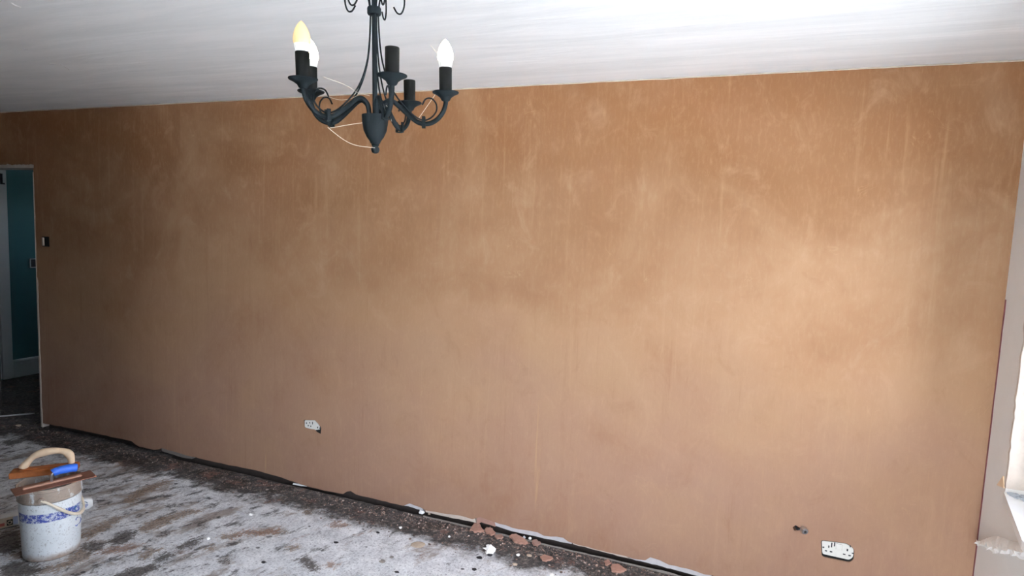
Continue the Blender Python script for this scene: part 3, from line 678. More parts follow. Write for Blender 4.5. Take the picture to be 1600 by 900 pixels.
# ------------------------------------------------------------------ chandelier
# local frame: origin at the top of the bowl, z along the slightly crooked stem
ax = Vector((-0.00916, -0.03595, 0.99931)).normalized()
u_ = Vector((0, 1, 0)).cross(ax).normalized(); v_ = ax.cross(u_)
O = Vector((-1.74151, -1.86403, 1.87346))
TOP = (H - O.z) / ax.z
CH_ANG = [237.4, 315.8, 386.4, 451.4, 548.3]        # A front-left, C front, E right, D back, B back-left
CH_BULB = {0: 'bulb_dim', 2: 'bulb_lit', 4: 'bulb_lit'}
def rz(deg): return Matrix.Rotation(math.radians(deg), 4, 'Z')
RC, ZR = 0.1445, 0.0513
def make_chandelier():
    root = empty('chandelier')
    root.matrix_world = Matrix(((u_.x, v_.x, ax.x, O.x), (u_.y, v_.y, ax.y, O.y), (u_.z, v_.z, ax.z, O.z), (0, 0, 0, 1)))
    root['group'] = 'chandeliers'
    tag(root, 'black wrought-iron five-arm chandelier with candle bulbs hanging from the white ceiling', 'chandelier')
    obj('stem', tube([(0, 0, -0.004), (0, 0, 0.2), (0, 0, TOP)], 0.0050, 12), 'iron', root, smooth=True)
    obj('ceiling_rose', lathe([(0.008, TOP - 0.05), (0.022, TOP - 0.045), (0.05, TOP - 0.012), (0.052, TOP - 0.002)], 28), 'iron', root, smooth=True)
    obj('bowl', lathe([(0.0055, -0.0585), (0.0095, -0.057), (0.0115, -0.052), (0.0175, -0.044), (0.0235, -0.031), (0.0262, -0.014), (0.0268, 0.0), (0.0225, 0.0005), (0.010, -0.004)], 28), 'iron', root, smooth=True)
    obj('finial', lathe([(0.002, -0.0775), (0.0065, -0.0755), (0.0088, -0.070), (0.0080, -0.0655), (0.0055, -0.0635), (0.0075, -0.061), (0.0078, -0.058)], 20), 'iron', root, smooth=True)
    obj('collar', lathe([(0.0055, 0.196), (0.0125, 0.1965), (0.0138, 0.199), (0.0138, 0.2085), (0.0125, 0.211), (0.0055, 0.2115)], 24), 'iron', root, smooth=True)
    for k, a in enumerate(CH_ANG):
        Rm = rz(a)
        armp = [(0.0125, 0, -0.006), (0.0135, 0, 0.010), (0.0175, 0, 0.022), (0.0275, 0, 0.0300), (0.0385, 0, 0.0275), (0.052, 0, 0.0165), (0.070, 0, 0.001), (0.086, 0, -0.0105),
                (0.100, 0, -0.0140), (0.115, 0, -0.0115), (0.129, 0, -0.0020), (0.1385, 0, 0.0110), (0.143, 0, 0.0235), (RC, 0, 0.0340)]
        arm = obj('arm', xf(tube(spline(armp, 4), 0.0049, 10), Rm), 'iron', root, smooth=True)
        C = Rm @ Vector((RC, 0, 0))
        T = Matrix.Translation(C)
        tilt = Matrix.Rotation(rnd.uniform(-0.03, 0.03), 4, 'X') @ Matrix.Rotation(rnd.uniform(-0.02, 0.02), 4, 'Y')
        T = T @ tilt
        obj('drip_pan', xf(lathe([(0.0055, 0.0325), (0.0085, 0.0345), (0.0115, 0.0400), (0.0185, 0.0450), (0.0262, 0.0485), (0.0275, 0.0505), (0.0268, 0.0520), (0.0240, 0.0520), (0.0170, 0.0495), (0.012, 0.0490)], 28), T), 'iron', arm, smooth=True)
        sl = xf(lathe([(0.0128, 0.046), (0.0131, 0.0985), (0.0127, 0.0995), (0.0112, 0.0992), (0.0110, 0.060), (0.002, 0.0598)], 24), T)
        obj('candle_sleeve', sl, 'sleeve', arm, smooth=True)
        # clip that ties the thin scroll to the arm
        cg = [box(-0.0035, -0.0085, -0.0075, 0.0035, -0.0055, 0.0145), box(-0.0035, 0.0055, -0.0075, 0.0035, 0.0085, 0.0145), box(-0.0035, -0.0055, -0.0085, 0.0035, 0.0055, -0.006)]
        obj('clip', xf(join(*cg), Rm @ Matrix.Translation((0.099, 0, -0.0140))), 'iron', arm)
        off = 0.0
        sc = [(0.0075, off, 0.210), (0.0085, off, 0.180), (0.0105, off, 0.145), (0.0145, off, 0.112), (0.0215, off, 0.084), (0.031, off, 0.060), (0.043, off, 0.040), (0.062, off, 0.0175), (0.082, off, 0.000),
              (0.099, off, -0.0068), (0.114, off, -0.0010), (0.1245, off, 0.0120), (0.1245, off, 0.0270), (0.1150, off, 0.0375), (0.1030, off, 0.0360), (0.0960, off, 0.0240)]
        obj('scroll', xf(tube(spline(sc, 5), 0.0017, 7), Rm), 'iron', root, smooth=True)
        us = [(0.0090, 0, 0.200), (0.0098, 0, 0.216), (0.0140, 0, 0.236), (0.0230, 0, 0.262), (0.0360, 0, 0.276), (0.0500, 0, 0.270), (0.0585, 0, 0.248), (0.0600, 0, 0.222), (0.0545, 0, 0.2050), (0.0460, 0, 0.2040), (0.0385, 0, 0.2150)]
        obj('upper_scroll', xf(tube(spline(us, 5), 0.0017, 7), rz(a + 8)), 'iron', root, smooth=True)
        if k in CH_BULB:
            bm_ = obj('bulb', xf(lathe([(0.0142, 0.1135), (0.0158, 0.1165), (0.0163, 0.1205), (0.0160, 0.1255), (0.0146, 0.1325), (0.0120, 0.1400), (0.0086, 0.1465), (0.0050, 0.1515), (0.0020, 0.1545), (0.0006, 0.1555)], 24), T), CH_BULB[k], root, smooth=True,
                      label='peach frosted candle bulb' if k == 0 else 'brightly lit white candle bulb')
            ribs = [lathe([(0.0100, 0.0960), (0.0112, 0.1000), (0.0143, 0.1130), (0.0146, 0.1150)], 24)]
            for q in range(14):
                an = 2 * math.pi * q / 14
                ribs.append(tube([(0.0113 * math.cos(an), 0.0113 * math.sin(an), 0.1005), (0.0144 * math.cos(an), 0.0144 * math.sin(an), 0.1130)], 0.0008, 5))
            obj('bulb_base', xf(join(*ribs), T), 'bulb_base', bm_)
    # dusty cobweb threads slung between the arms
    inv = root.matrix_world.inverted()
    def loc(px, py, t): return inv @ (CAM + ray(px, py).normalized() * t)
    D0 = (O - CAM).length
    th = []
    for pts, d in (([(505, 120), (540, 133), (558, 144), (578, 150)], D0 - 0.02), ([(512, 199), (535, 217), (556, 227), (586, 231)], D0 - 0.05), ([(516, 200), (545, 195), (566, 192)], D0 - 0.04),
                   ([(510, 150), (530, 156), (548, 154), (560, 148)], D0 + 0.02), ([(682, 145), (668, 165), (652, 188)], D0), ([(673, 71), (682, 82), (688, 88)], D0), ([(590, 152), (606, 168), (612, 190)], D0 + 0.03)):
        th.append(tube(spline([loc(a, b, d) for a, b in pts], 5), 0.00045, 4))
    o = obj('cobweb', join(*th), 'cobweb', root); o['kind'] = 'stuff'
    return root
chand = make_chandelier()
# its twin further down the room, beyond the left edge of the picture, warming the ceiling there
def copy_tree(o, parent=None):
    c = o.copy(); COL.objects.link(c)
    if parent: c.parent = parent
    for ch in list(o.children): copy_tree(ch, c)
    return c
twin = copy_tree(chand)
twin.location = (-4.55, -1.75, O.z)
twin['label'] = 'second black chandelier, at the dark end of the room near the doorway'

# ------------------------------------------------------------------ sockets and fittings on the wall
def socket(name, label, pxs, y, slots, sw=None, hole=None):
    P = wall_pts(pxs)
    cx = sum(p[0] for p in P) / len(P); cz = sum(p[1] for p in P) / len(P)
    root = empty(name, (cx, y, cz)); tag(root, label, 'socket', 'sockets on the pink wall')
    obj('faceplate', poly(rounded([(p[0] - cx, p[1] - cz) for p in P], 0.008), [], lambda a, b, d: (a, d, b), 0.004), 'face', root)
    if hole: obj('recess_shade', poly([(p[0] - cx, p[1] - cz) for p in hole], [], lambda a, b, d: (a, 0.0055 + d, b), 0.004), 'dark', root)  # black sheet behind the plate, painted as the shade in the gap
    for (px, py, w, h) in slots:
        q = on_y(px, py, y)
        obj('pin_slot', box(q.x - cx - w / 2, -0.0015, q.z - cz - h / 2, q.x - cx + w / 2, 0.002, q.z - cz + h / 2), 'slot', root)
    if sw:
        for (px, py, w, h) in sw:
            q = on_y(px, py, y)
            obj('rocker', bevbox(q.x - cx - w / 2, -0.004, q.z - cz - h / 2, q.x - cx + w / 2, 0.002, q.z - cz + h / 2, 0.0015), 'face', root)
    return root
s_ = 1 / 345.0
socket('wall_socket', 'dusty white double socket in a cut-out low on the pink wall at right', [(1284, 845), (1323, 850), (1334, 858), (1333, 870.5), (1327, 875), (1285, 865.5)], 0.001,
       [(1286.5, 855, 0.007, 0.006), (1295, 854, 0.005, 0.010), (1299.5, 851.5, 0.005, 0.022), (1304, 850.5, 0.005, 0.018), (1290.5, 860.5, 0.009, 0.005), (1298.5, 862, 0.010, 0.005),
        (1324, 859.5, 0.006, 0.010), (1328.5, 853.5, 0.004, 0.010), (1319, 866, 0.010, 0.005), (1327.5, 868, 0.010, 0.005), (1332.5, 864.5, 0.008, 0.004)], [(1311, 854.5, 0.026, 0.028)], hole_r)
socket('wall_socket', 'small white double socket half buried in plaster on the left part of the pink wall', [(476, 656.5), (492, 657), (499, 666), (500, 671), (493, 672), (482, 669.5), (476, 667.5)], 0.001,
       [(479, 661, 0.006, 0.010), (484, 660.5, 0.006, 0.008), (481.7, 665, 0.006, 0.008), (485.8, 666, 0.006, 0.008), (488.5, 661, 0.004, 0.016), (496.3, 668, 0.006, 0.010), (499.8, 669, 0.006, 0.007)], None, hole_l)
# back box left open beside the doorway
P = wall_pts([(66, 370), (76.5, 370.5), (77, 385), (66.5, 384.5)])
x0, x1 = min(p[0] for p in P), max(p[0] for p in P); z0, z1 = min(p[1] for p in P), max(p[1] for p in P)
bb = empty('back_box', ((x0 + x1) / 2, 0.0, (z0 + z1) / 2)); tag(bb, 'open black back box in the pink wall beside the doorway', 'electrical box')
c = bb.location.copy(); t_ = 0.003
o = obj('box_shell', join(box(x0 + 0.001, 0.006, z0 - 0.002, x1 + 0.004, 0.011, z1 + 0.002), box(x0 + 0.001, -0.002, z0 - 0.002, x1 - t_, 0.006, z0 + t_), box(x0 + 0.001, -0.002, z1 - t_, x1 - t_, 0.006, z1 + 0.002), box(x1 - t_, -0.002, z0, x1 + 0.002, 0.006, z1)), 'dark', bb); o.location = -c
o = obj('box_side', box(x0 + 0.0005, -0.004, z0 + 0.004, x0 + 0.016, 0.004, z1 - 0.006), 'bead', bb, label='pale torn edge of the box'); o.location = -c
# silver cable connector
p = on_y(1253, 826, -0.01)
cc = empty('cable_connector', (p.x, 0.0, p.z)); tag(cc, 'silver cable connector poking out of a hole in the pink wall', 'connector')
obj('connector_body', xf(lathe([(0.0135, 0.0), (0.0155, 0.004), (0.0155, 0.022), (0.0135, 0.026), (0.007, 0.0262)], 8), Matrix.Translation((0.004, 0.0, -0.002)) @ Matrix.Rotation(math.radians(100), 4, 'X') @ Matrix.Rotation(math.radians(20), 4, 'Y')), 'steel', cc, smooth=True)
obj('connector_bore', xf(lathe([(0.006, 0.0255), (0.006, 0.0275)], 10), Matrix.Translation((0.004, 0.0, -0.002)) @ Matrix.Rotation(math.radians(100), 4, 'X') @ Matrix.Rotation(math.radians(20), 4, 'Y')), 'slot', cc)
q = on_y(1244, 825.5, 0.0)
obj('cable', tube(spline([Vector((q.x, 0.03, q.z)) - Vector((p.x, 0, p.z)), Vector((q.x + 0.004, -0.003, q.z - 0.002)) - Vector((p.x, 0, p.z)), Vector((-0.006, -0.008, -0.003)), Vector((0.004, -0.008, -0.002))], 4), 0.0042, 8), 'slot', cc, smooth=True)

# ------------------------------------------------------------------ bucket and trowels
BC = Vector((-4.06, -1.10, 0.003))
bk = empty('bucket', BC); tag(bk, 'white plaster-stained bucket with a blue band standing on the bare floor', 'bucket')
prof = [(0.112, 0.0), (0.119, 0.004), (0.122, 0.012), (0.1285, 0.19), (0.1315, 0.288), (0.1375, 0.292), (0.1375, 0.300), (0.1345, 0.303), (0.1355, 0.340), (0.1395, 0.343), (0.1395, 0.354), (0.136, 0.357), (0.131, 0.352), (0.128, 0.20), (0.118, 0.012), (0.02, 0.010)]
prof = [(a * 0.935, b) for a, b in prof]
obj('bucket_body', lathe(prof, 48), 'bucket', bk, smooth=True)
vd = Vector((0.856, -0.517, 0)); rt = Vector((0.517, 0.856, 0))
p1 = (vd * 0.965 - rt * 0.26).normalized(); pr = Vector((-p1.y, p1.x, 0))
if pr.dot(rt) < 0: pr = -pr
bail = []
for k in range(25):
    a = math.pi * k / 24
    ca, sa = math.cos(a), math.sin(a)
    q = p1 * (0.137 * ca) + pr * (0.128 * sa ** 0.75) + Vector((0, 0, 0.312 - 0.128 * sa))
    bail.append(q)
obj('bail', tube(bail, [0.0075 if 2 < i < 14 else 0.0055 for i in range(25)], 9), 'cream_bail', bk, smooth=True)
for sg in (1, -1):
    c0 = p1 * (0.122 * sg) + Vector((0, 0, 0.312))
    obj('bail_lug', tube([c0, c0 + p1 * (0.018 * sg)], [0.013, 0.011], 10), 'bucket', bk, smooth=True)
def on_bucket(px, py, r_extra=0.0008):
    """point on the bucket's outside along a picture ray"""
    r = ray(px, py).normalized(); o_ = CAM - BC; rad = 0.129
    for _ in range(6):
        a = r.x ** 2 + r.y ** 2; b = 2 * (o_.x * r.x + o_.y * r.y); c_ = o_.x ** 2 + o_.y ** 2 - (rad * 0.935 + r_extra) ** 2
        d = b * b - 4 * a * c_
        t = (-b - math.sqrt(max(d, 0))) / (2 * a); z = (o_ + r * t).z
        rad = 0.122 + (0.1315 - 0.122) * (z - 0.012) / 0.276 if z < 0.288 else 0.136
    return o_ + r * t
def mark(name, pts, w, mat, par=bk):
    obj(name, tube(spline([on_bucket(*p) for p in pts], 4), w, 5, 0.35), mat, par)
for pts in ([(103, 794), (105, 799)], [(106, 793), (107.5, 798)], [(109, 792), (108.5, 798), (112, 793)], [(114, 791), (113, 797)]): mark('printed_letter', pts, 0.0018, 'ink_blue')
mark('printed_swash', [(116.5, 797), (118, 791), (121, 789.5), (124, 790)], 0.0022, 'ink_teal')
mark('printed_emblem', [(118.5, 813), (119, 810), (122, 808), (125.5, 808.5), (126, 812), (124, 817), (121.5, 819)], 0.0022, 'ink_blue')
mark('printed_emblem', [(118, 820.5), (119.5, 822), (121, 819)], 0.0024, 'ink_blue')

RIM = 0.357 + BC.z
# front trowel: long flat steel with raised rib and blue grip
def along(px0, px1, z): 
    a = on_z(*px0, z); b = on_z(*px1, z); return a, b
fa, fb = along((21, 769), (148, 738.5), RIM + 0.012)
d = (fb - fa); Lf = d.length; d.normalize(); sd = Vector((-d.y, d.x, 0))
if sd.dot(vd) > 0: sd = -sd                       # sd points away from the camera
tr = empty('finishing_trowel', fa); 
tr.matrix_world = Matrix(((d.x, sd.x, 0, fa.x), (d.y, sd.y, 0, fa.y), (0, 0, 1, RIM + 0.0015), (0, 0, 0, 1)))
tag(tr, 'steel finishing trowel with blue grip lying across the bucket front', 'trowel')
obj('blade', bevbox(0.0, -0.035, 0.0, Lf, 0.068, 0.0035, 0.001), 'rust', tr)
obj('rib', bevbox(0.035, 0.006, 0.0035, Lf - 0.05, 0.026, 0.013, 0.003), 'pale_rib', tr)
obj('tang', tube(spline([(Lf * 0.46, 0.016, 0.012), (Lf * 0.46, 0.016, 0.036), (Lf * 0.48, 0.016, 0.050), (Lf * 0.55, 0.016, 0.055)], 4), 0.0055, 8), 'steel', tr, smooth=True)
gp = [(Lf * 0.475, 0.016, 0.054), (Lf * 0.49, 0.016, 0.055), (Lf * 0.58, 0.016, 0.058), (Lf * 0.68, 0.016, 0.057), (Lf * 0.765, 0.016, 0.053), (Lf * 0.785, 0.016, 0.052)]
obj('grip', tube(spline(gp, 4), [0.013] + [0.0175] * 3 + [0.0185] * 4 + [0.020] * 5 + [0.0195] * 4 + [0.019, 0.0175, 0.014, 0.010, 0.005], 14), 'blue', tr, smooth=True)
# rear float: thick orange board with pale banana handle
ra, rb2 = along((13, 745), (120, 733), RIM + 0.022)
d = (rb2 - ra); Lr = d.length; d.normalize(); sd = Vector((-d.y, d.x, 0))
if sd.dot(vd) > 0: sd = -sd
ft = empty('plastering_float', ra)
ft.matrix_world = Matrix(((d.x, sd.x, 0, ra.x), (d.y, sd.y, 0, ra.y), (0, 0, 1, RIM + 0.006), (0, 0, 0, 1)))
tag(ft, 'orange-brown wooden float with pale curved handle on the back of the bucket', 'float')
obj('float_board', bevbox(0.0, 0.0, 0.0, Lr, 0.075, 0.030, 0.004), 'board', ft)
obj('handle_mount', bevbox(Lr * 0.13, 0.024, 0.030, Lr * 0.97, 0.056, 0.036, 0.002), 'board', ft)
hp = [(Lr * 0.16, 0.040, 0.032), (Lr * 0.19, 0.046, 0.046), (Lr * 0.28, 0.046, 0.076), (Lr * 0.38, 0.046, 0.096), (Lr * 0.55, 0.046, 0.106), (Lr * 0.72, 0.046, 0.104), (Lr * 0.83, 0.046, 0.090), (Lr * 0.88, 0.046, 0.066), (Lr * 0.89, 0.046, 0.034)]
obj('handle', tube(spline(hp, 4), [0.0165 + 0.0025 * math.sin(i * 0.55) for i in range(33)], 12), 'cream_handle', ft, smooth=True)

# long packet on the floor behind the bucket
pa = on_z(-40, 838.5); pb = on_z(145.5, 797)
pd = pb - pa; Lp = pd.length; pd.normalize(); ps = Vector((-pd.y, pd.x, 0))
if ps.dot(vd) > 0: ps = -ps
pk = empty('packet', pa); pk.matrix_world = Matrix(((pd.x, ps.x, 0, pa.x), (pd.y, ps.y, 0, pa.y), (0, 0, 1, 0.004), (0, 0, 0, 1)))
tag(pk, 'long white printed packet lying on the floor behind the bucket', 'packet')
hp_ = 0.068
secs = []
ns = 28
for i in range(ns + 1):
    t = i / ns; xx = Lp * t
    e = min(1.0, (1 - t) * Lp / 0.03); e = math.sqrt(max(0.02, 1 - (1 - e) ** 2)); e0 = min(1.0, 0.3 + t * 12)
    k = e * e0
    ring = []
    for q in range(14):
        an = 2 * math.pi * q / 14
        cy, cz = math.cos(an), math.sin(an)
        sy = math.copysign(abs(cy) ** 0.55, cy); sz = math.copysign(abs(cz) ** 0.55, cz)
        ring.append((xx, 0.027 + 0.027 * sy * (0.75 + 0.25 * k), hp_ / 2 + hp_ / 2 * sz * (0.55 + 0.45 * k) + 0.0015 * noise.noise(Vector((xx * 30, q, 0)))))
    secs.append(ring)
V = [p for r in secs for p in r]
Fc = [(i * 14 + q, i * 14 + (q + 1) % 14, (i + 1) * 14 + (q + 1) % 14, (i + 1) * 14 + q) for i in range(ns) for q in range(14)] + [tuple(range(13, -1, -1)), tuple(range(ns * 14, ns * 14 + 14))]
obj('wrapper', (V, Fc), 'packet', pk, smooth=True)
def pk_x(px, py): 
    q = on_z(px, py, 0.035); return (q - pa).dot(pd)
x_l = pk_x(6, 819); 
def lab(name, xa, xb, za, zb, mat): obj(name, box(xa, -0.0012, za, xb, 0.004, zb), mat, pk)
lab('cream_label', pk_x(-38, 830), pk_x(27, 815), 0.010, 0.058, 'cream_packet')
def lab2(name, xa, xb, za, zb, mat, y=-0.0022): obj(name, box(xa, y, za, xb, y + 0.0015, zb), mat, pk)
lab2('red_label', pk_x(-3, 820), pk_x(7, 818), 0.018, 0.034, 'ink_red')
lab2('dark_logo', pk_x(10.5, 817), pk_x(20, 815), 0.016, 0.046, 'ink_dark')
xm = (pk_x(10.5, 817) + pk_x(20, 815)) / 2
obj('logo_ring', xf(lathe([(0.006, 0.0), (0.010, 0.0), (0.010, 0.0012), (0.006, 0.0012)], 18, True), Matrix.Translation((xm, -0.0022, 0.031)) @ Matrix.Rotation(math.radians(90), 4, 'X')), 'cream_packet', pk)
lab2('blue_label', pk_x(20.5, 814), pk_x(28, 812), 0.014, 0.058, 'pale_blue')
x_e = pk_x(127.5, 790); x_f = pk_x(136.5, 788)
arcp = [(x_e + (x_f - x_e) * t, -0.0016, 0.048 + 0.010 * math.sin(math.pi * t) - 0.004 * t) for t in (0, 0.2, 0.4, 0.6, 0.8, 1.0)]
obj('blue_arc', tube(spline(arcp, 3), 0.0022, 6, 0.5), 'ink_teal', pk)
tc = bpy.data.curves.new('text', 'FONT'); tc.body = 'MP'; tc.size = 0.028; tc.extrude = 0.0004
to = bpy.data.objects.new('text', tc); COL.objects.link(to)
me = bpy.data.meshes.new_from_object(to.evaluated_get(bpy.context.evaluated_depsgraph_get()))
bpy.data.objects.remove(to)
me.materials.clear(); me.materials.append(M['ink_blue'])
to = bpy.data.objects.new('printed_letters', me); COL.objects.link(to); to.parent = pk
wtx = max(v.co.x for v in me.vertices); to.location = (x_e + 0.003, -0.0016, 0.020); to.rotation_euler = (math.radians(90), 0, 0); to.scale = ((x_f - x_e) / wtx * 0.95, 1, 1)

# low pale fillet of old mortar at the edge of the screed, past the dark gap
fil = []
for k in range(60):
    x = -2.6 + 2.4 * k / 59
    fil.append(Vector((x, -0.018 + 0.009 * noise.noise(Vector((x * 5, 2, 0))) + 0.004 * noise.noise(Vector((x * 31, 0, 0))), 0.001)))
obj('mortar_fillet', tube(fil, [0.006 + 0.003 * noise.noise(Vector((p.x * 14, 7, 0))) for p in fil], 6, 0.7), 'grey_stone', fl)

# ------------------------------------------------------------------ loose rubble: every piece its own thing
def chunk(name, label, cat, px, py, w, dpt, h, mat, seed, group=None, rot=0.0, amp=0.28):
    p = on_z(px, py, h * 0.45)
    o = obj(name, rock(w / 2, dpt / 2, h / 2, seed, 11, 7, amp), mat, None, (p.x, p.y, floor_z(p.x, p.y) + h * 0.24), smooth=False)
    GR = {'pebble': 'pebbles on the floor', 'plaster_chip': 'white plaster chips on the floor', 'stone_chip': 'black chips on the pale floor'}
    o.rotation_euler.z = rot; tag(o, label, cat, group or GR.get(name)); return o
chunk('plaster_lump', 'biggest white plaster lump, on the dark dirt strip below the wall', 'rubble', 766, 856.5, 0.055, 0.048, 0.044, 'lump', 1, amp=0.45)
chunk('pebble', 'white pointed stone in the gap at the foot of the pink wall', 'stone', 659, 798.5, 0.032, 0.028, 0.030, 'lump', 2)
chunk('pebble', 'small brown stone just right of the white pointed stone at the wall foot', 'stone', 671, 801, 0.015, 0.015, 0.026, 'beige_stone', 3)
chunk('pebble', 'flat beige oval pebble embedded in the pale floor, below the pink patch', 'stone', 653, 850, 0.078, 0.060, 0.012, 'beige_stone', 4, rot=0.4, amp=0.12)
chunk('plaster_chip', 'bright white chip left of the flat oval pebble, where dirt meets pale floor', 'rubble', 626, 823.5, 0.018, 0.015, 0.012, 'lump', 5)
chunk('plaster_chip', 'round white chip between the big white lump and the pink flake', 'rubble', 809.5, 866, 0.018, 0.018, 0.014, 'lump', 6)
chunk('pebble', 'oval beige pebble right of the round white chip on the dirt', 'stone', 827, 867, 0.030, 0.022, 0.010, 'beige_stone', 7, amp=0.15)
chunk('pebble', 'beige pebble on the border of dirt and pale floor, below the white chips', 'stone', 804.5, 881, 0.026, 0.020, 0.012, 'beige_stone', 8, amp=0.2)
chunk('plaster_chip', 'tiny white chip right of the pink floor patch, nearest the dark stain', 'rubble', 702, 838, 0.014, 0.012, 0.010, 'lump', 9)
chunk('plaster_chip', 'white chip alone on the left middle of the grey floor', 'rubble', 325.5, 840.5, 0.020, 0.015, 0.014, 'lump', 10)
chunk('plaster_chip', 'white chip beside the pale splinter on the grey floor', 'rubble', 392, 803.5, 0.024, 0.014, 0.012, 'lump', 11)
chunk('plaster_chip', 'pale rubble chip on the floor in front of the doorway', 'rubble', 29.5, 664, 0.04, 0.03, 0.016, 'beige_stone', 12)
chunk('pebble', 'white pebble close under the wall foot, above the pink flakes', 'stone', 828, 841, 0.016, 0.014, 0.016, 'lump', 13)
chunk('pebble', 'grey-white pebble left of the one close under the wall foot', 'stone', 819, 839, 0.020, 0.014, 0.014, 'undercoat', 14)
chunk('plaster_chip', 'cream chip at the very bottom edge of the picture, on pale floor near the dirt', 'rubble', 862, 898, 0.020, 0.018, 0.014, 'lump', 15)
chunk('pebble', 'grey double pebble on the pale floor at lower middle', 'stone', 597.5, 876.5, 0.030, 0.024, 0.012, 'grey_stone', 16)
chunk('pebble', 'brownish pebble just above and right of the grey double pebble', 'stone', 612, 870, 0.020, 0.016, 0.008, 'grey_stone', 17)
chunk('stone_chip', 'black chip on the pale floor, topmost of the dark chips', 'rubble', 590.5, 831, 0.024, 0.016, 0.007, 'dark_stone', 18)
chunk('stone_chip', 'black chip left of the topmost dark chip on the pale floor', 'rubble', 525, 847, 0.026, 0.016, 0.006, 'dark_stone', 19)
chunk('stone_chip', 'black chip nearest the bottom edge on the pale floor', 'rubble', 620, 893, 0.024, 0.016, 0.008, 'dark_stone', 20)
chunk('stone_chip', 'black chip on pale floor below the big white lump, to its left', 'rubble', 749, 871, 0.030, 0.022, 0.008, 'dark_stone', 21)
chunk('stone_chip', 'black chip touching the dirt edge just under the big white lump', 'rubble', 765, 866.5, 0.030, 0.024, 0.008, 'dark_stone', 22)
chunk('stone_chip', 'black chip alone on the bright floor below the dirt strip', 'rubble', 741, 889, 0.022, 0.022, 0.008, 'dark_stone', 23)
chunk('stone_chip', 'black chip at left on the bright floor, near the rusty stain', 'rubble', 412, 878, 0.026, 0.018, 0.006, 'dark_stone', 24)

def flake(name, label, pxs, h, mat, seed, lift=0.006):
    pts = [(on_z(*p).x, on_z(*p).y) for p in pxs]
    cx = sum(p[0] for p in pts) / len(pts); cy = sum(p[1] for p in pts) / len(pts)
    out = []
    for k in range(len(pts)):
        a = Vector((pts[k][0] - cx, pts[k][1] - cy, 0)); b = Vector((pts[(k + 1) % len(pts)][0] - cx, pts[(k + 1) % len(pts)][1] - cy, 0))
        for q in range(5):
            p = a.lerp(b, q / 5)
            p += Vector((noise.noise(p * 70 + Vector((seed, 0, 0))), noise.noise(p * 70 + Vector((0, seed, 4))), 0)) * 0.010
            out.append((p.x, p.y))
    tx, ty = rnd.uniform(-0.06, 0.06), rnd.uniform(-0.06, 0.06)
    o = obj(name, poly(out, [], lambda a, b, d: (a, b, d + a * tx + b * ty), h), mat, None, (cx, cy, floor_z(cx, cy) + lift * 0.4))
    return tag(o, label, 'rubble', 'pink plaster flakes along the wall foot')
flake('plaster_flake', 'broad pink plaster flake curling up on the dirt, right of the round white chip', [(844, 873), (850, 870), (858, 872), (865, 875), (856, 879), (849, 879)], 0.008, 'flake', 1, 0.012)
flake('plaster_flake', 'pink plaster slab hard against the wall foot, leftmost of the flakes', [(735, 830), (742, 818), (749, 822), (756, 832), (744, 833)], 0.012, 'flake', 2)
flake('plaster_flake', 'pink plaster flake second from left along the wall foot', [(757, 828), (766, 826), (774, 835), (768, 838), (760, 834)], 0.010, 'flake', 3)
flake('plaster_flake', 'beige plaster flake between the pink ones along the wall foot', [(772, 838), (784, 837), (786, 843), (776, 844)], 0.008, 'rough_pink', 4)
flake('plaster_flake', 'long pointed pink plaster flake at the wall foot under the white undercoat', [(797, 840), (804, 838), (813, 841), (824, 850), (812, 851), (803, 848)], 0.012, 'flake', 5)
flake('plaster_flake', 'brownish plaster flake close to the wall, right of the long pointed flake', [(832, 848), (838, 845), (845, 851), (840, 856), (833, 853)], 0.010, 'rough_pink', 6)
flake('plaster_flake', 'small pink flake near the bottom edge, upper of the rightmost pair', [(944, 879), (951, 877), (955, 882), (948, 886)], 0.008, 'flake', 7)
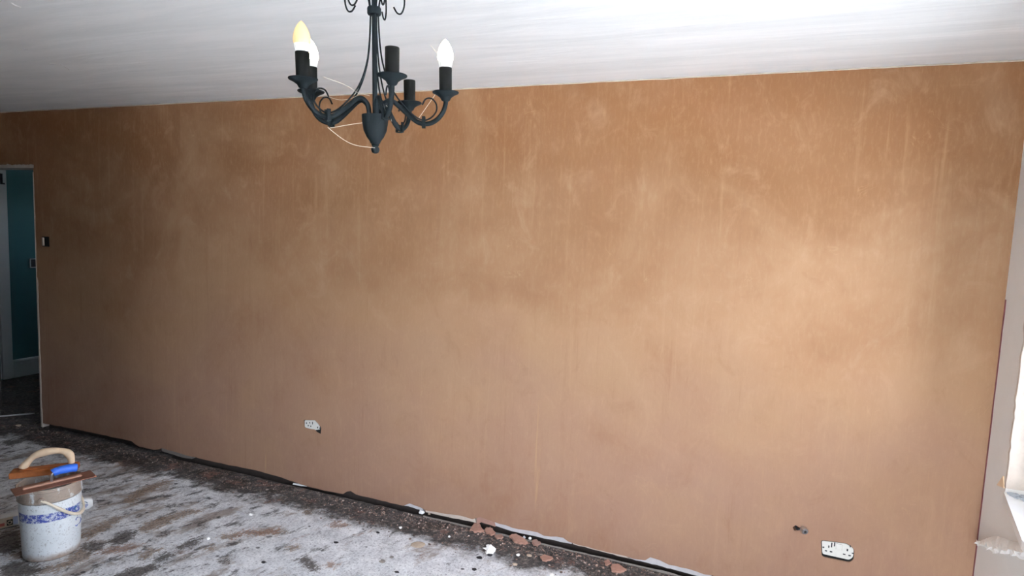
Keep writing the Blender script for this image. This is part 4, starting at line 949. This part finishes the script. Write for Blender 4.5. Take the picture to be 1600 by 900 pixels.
flake('plaster_flake', 'large pink flake at the bottom edge, lower of the rightmost pair', [(955, 886), (966, 884), (978, 892), (970, 897), (957, 895)], 0.010, 'flake', 8)

def stick(name, label, cat, a, b, r, mat, flat=0.6):
    pa_, pb_ = on_z(*a), on_z(*b); r_ = r
    mid = (pa_ + pb_) / 2
    o = obj(name, tube([pa_ - mid, (pb_ - pa_) * 0.1, pb_ - mid], [r_ * 0.8, r_, r_ * 0.7], 6, flat), mat, None, (mid.x, mid.y, floor_z(mid.x, mid.y) + r_ * 0.6))
    return tag(o, label, cat)
stick('splinter', 'short white stick lying along the foot of the pink wall', 'debris', (458, 757), (480, 760), 0.007, 'lump')
stick('splinter', 'pale curved splinter on the middle of the grey floor', 'debris', (370, 800), (384, 805), 0.006, 'undercoat')
stick('lath', 'pale thin lath lying on the floor across the doorway', 'debris', (-12, 653), (54, 647.5), 0.013, 'white_wood', 0.4)

# crumbs in the dirt strip: nobody could count them
gs = []
for i in range(2600):
    x = rnd.uniform(-6.2, -0.9) if i % 3 else rnd.uniform(-2.9, -1.2)
    y = -0.025 - abs(rnd.gauss(0, 0.085)); 
    if y < -0.34: continue
    s = rnd.uniform(0.0018, 0.0055) * (1.5 if rnd.random() < 0.12 else 1)
    V = [(s, 0, 0), (-s * 0.6, s * 0.9, 0), (-s * 0.6, -s * 0.8, 0), (0, 0, s * 0.9)]
    gs.append(xf((V, [(0, 1, 3), (1, 2, 3), (2, 0, 3), (0, 2, 1)]), Matrix.Translation((x, y, floor_z(x, y) - 0.0003)) @ rz(rnd.uniform(0, 360))))
for i in range(260):
    x = rnd.uniform(-3.2, -1.15); y = -0.03 - abs(rnd.gauss(0, 0.10))
    if y < -0.30: continue
    k = rnd.uniform(0.003, 0.0095)
    gs.append(xf(rock(k, k * 0.8, k * 0.45, i, 6, 4), Matrix.Translation((x, y, floor_z(x, y) + k * 0.1)) @ rz(rnd.uniform(0, 360))))
o = obj('plaster_crumbs', join(*gs), 'grit', None); o['kind'] = 'stuff'; tag(o, 'scatter of plaster crumbs in the dirt along the wall foot', 'rubble')
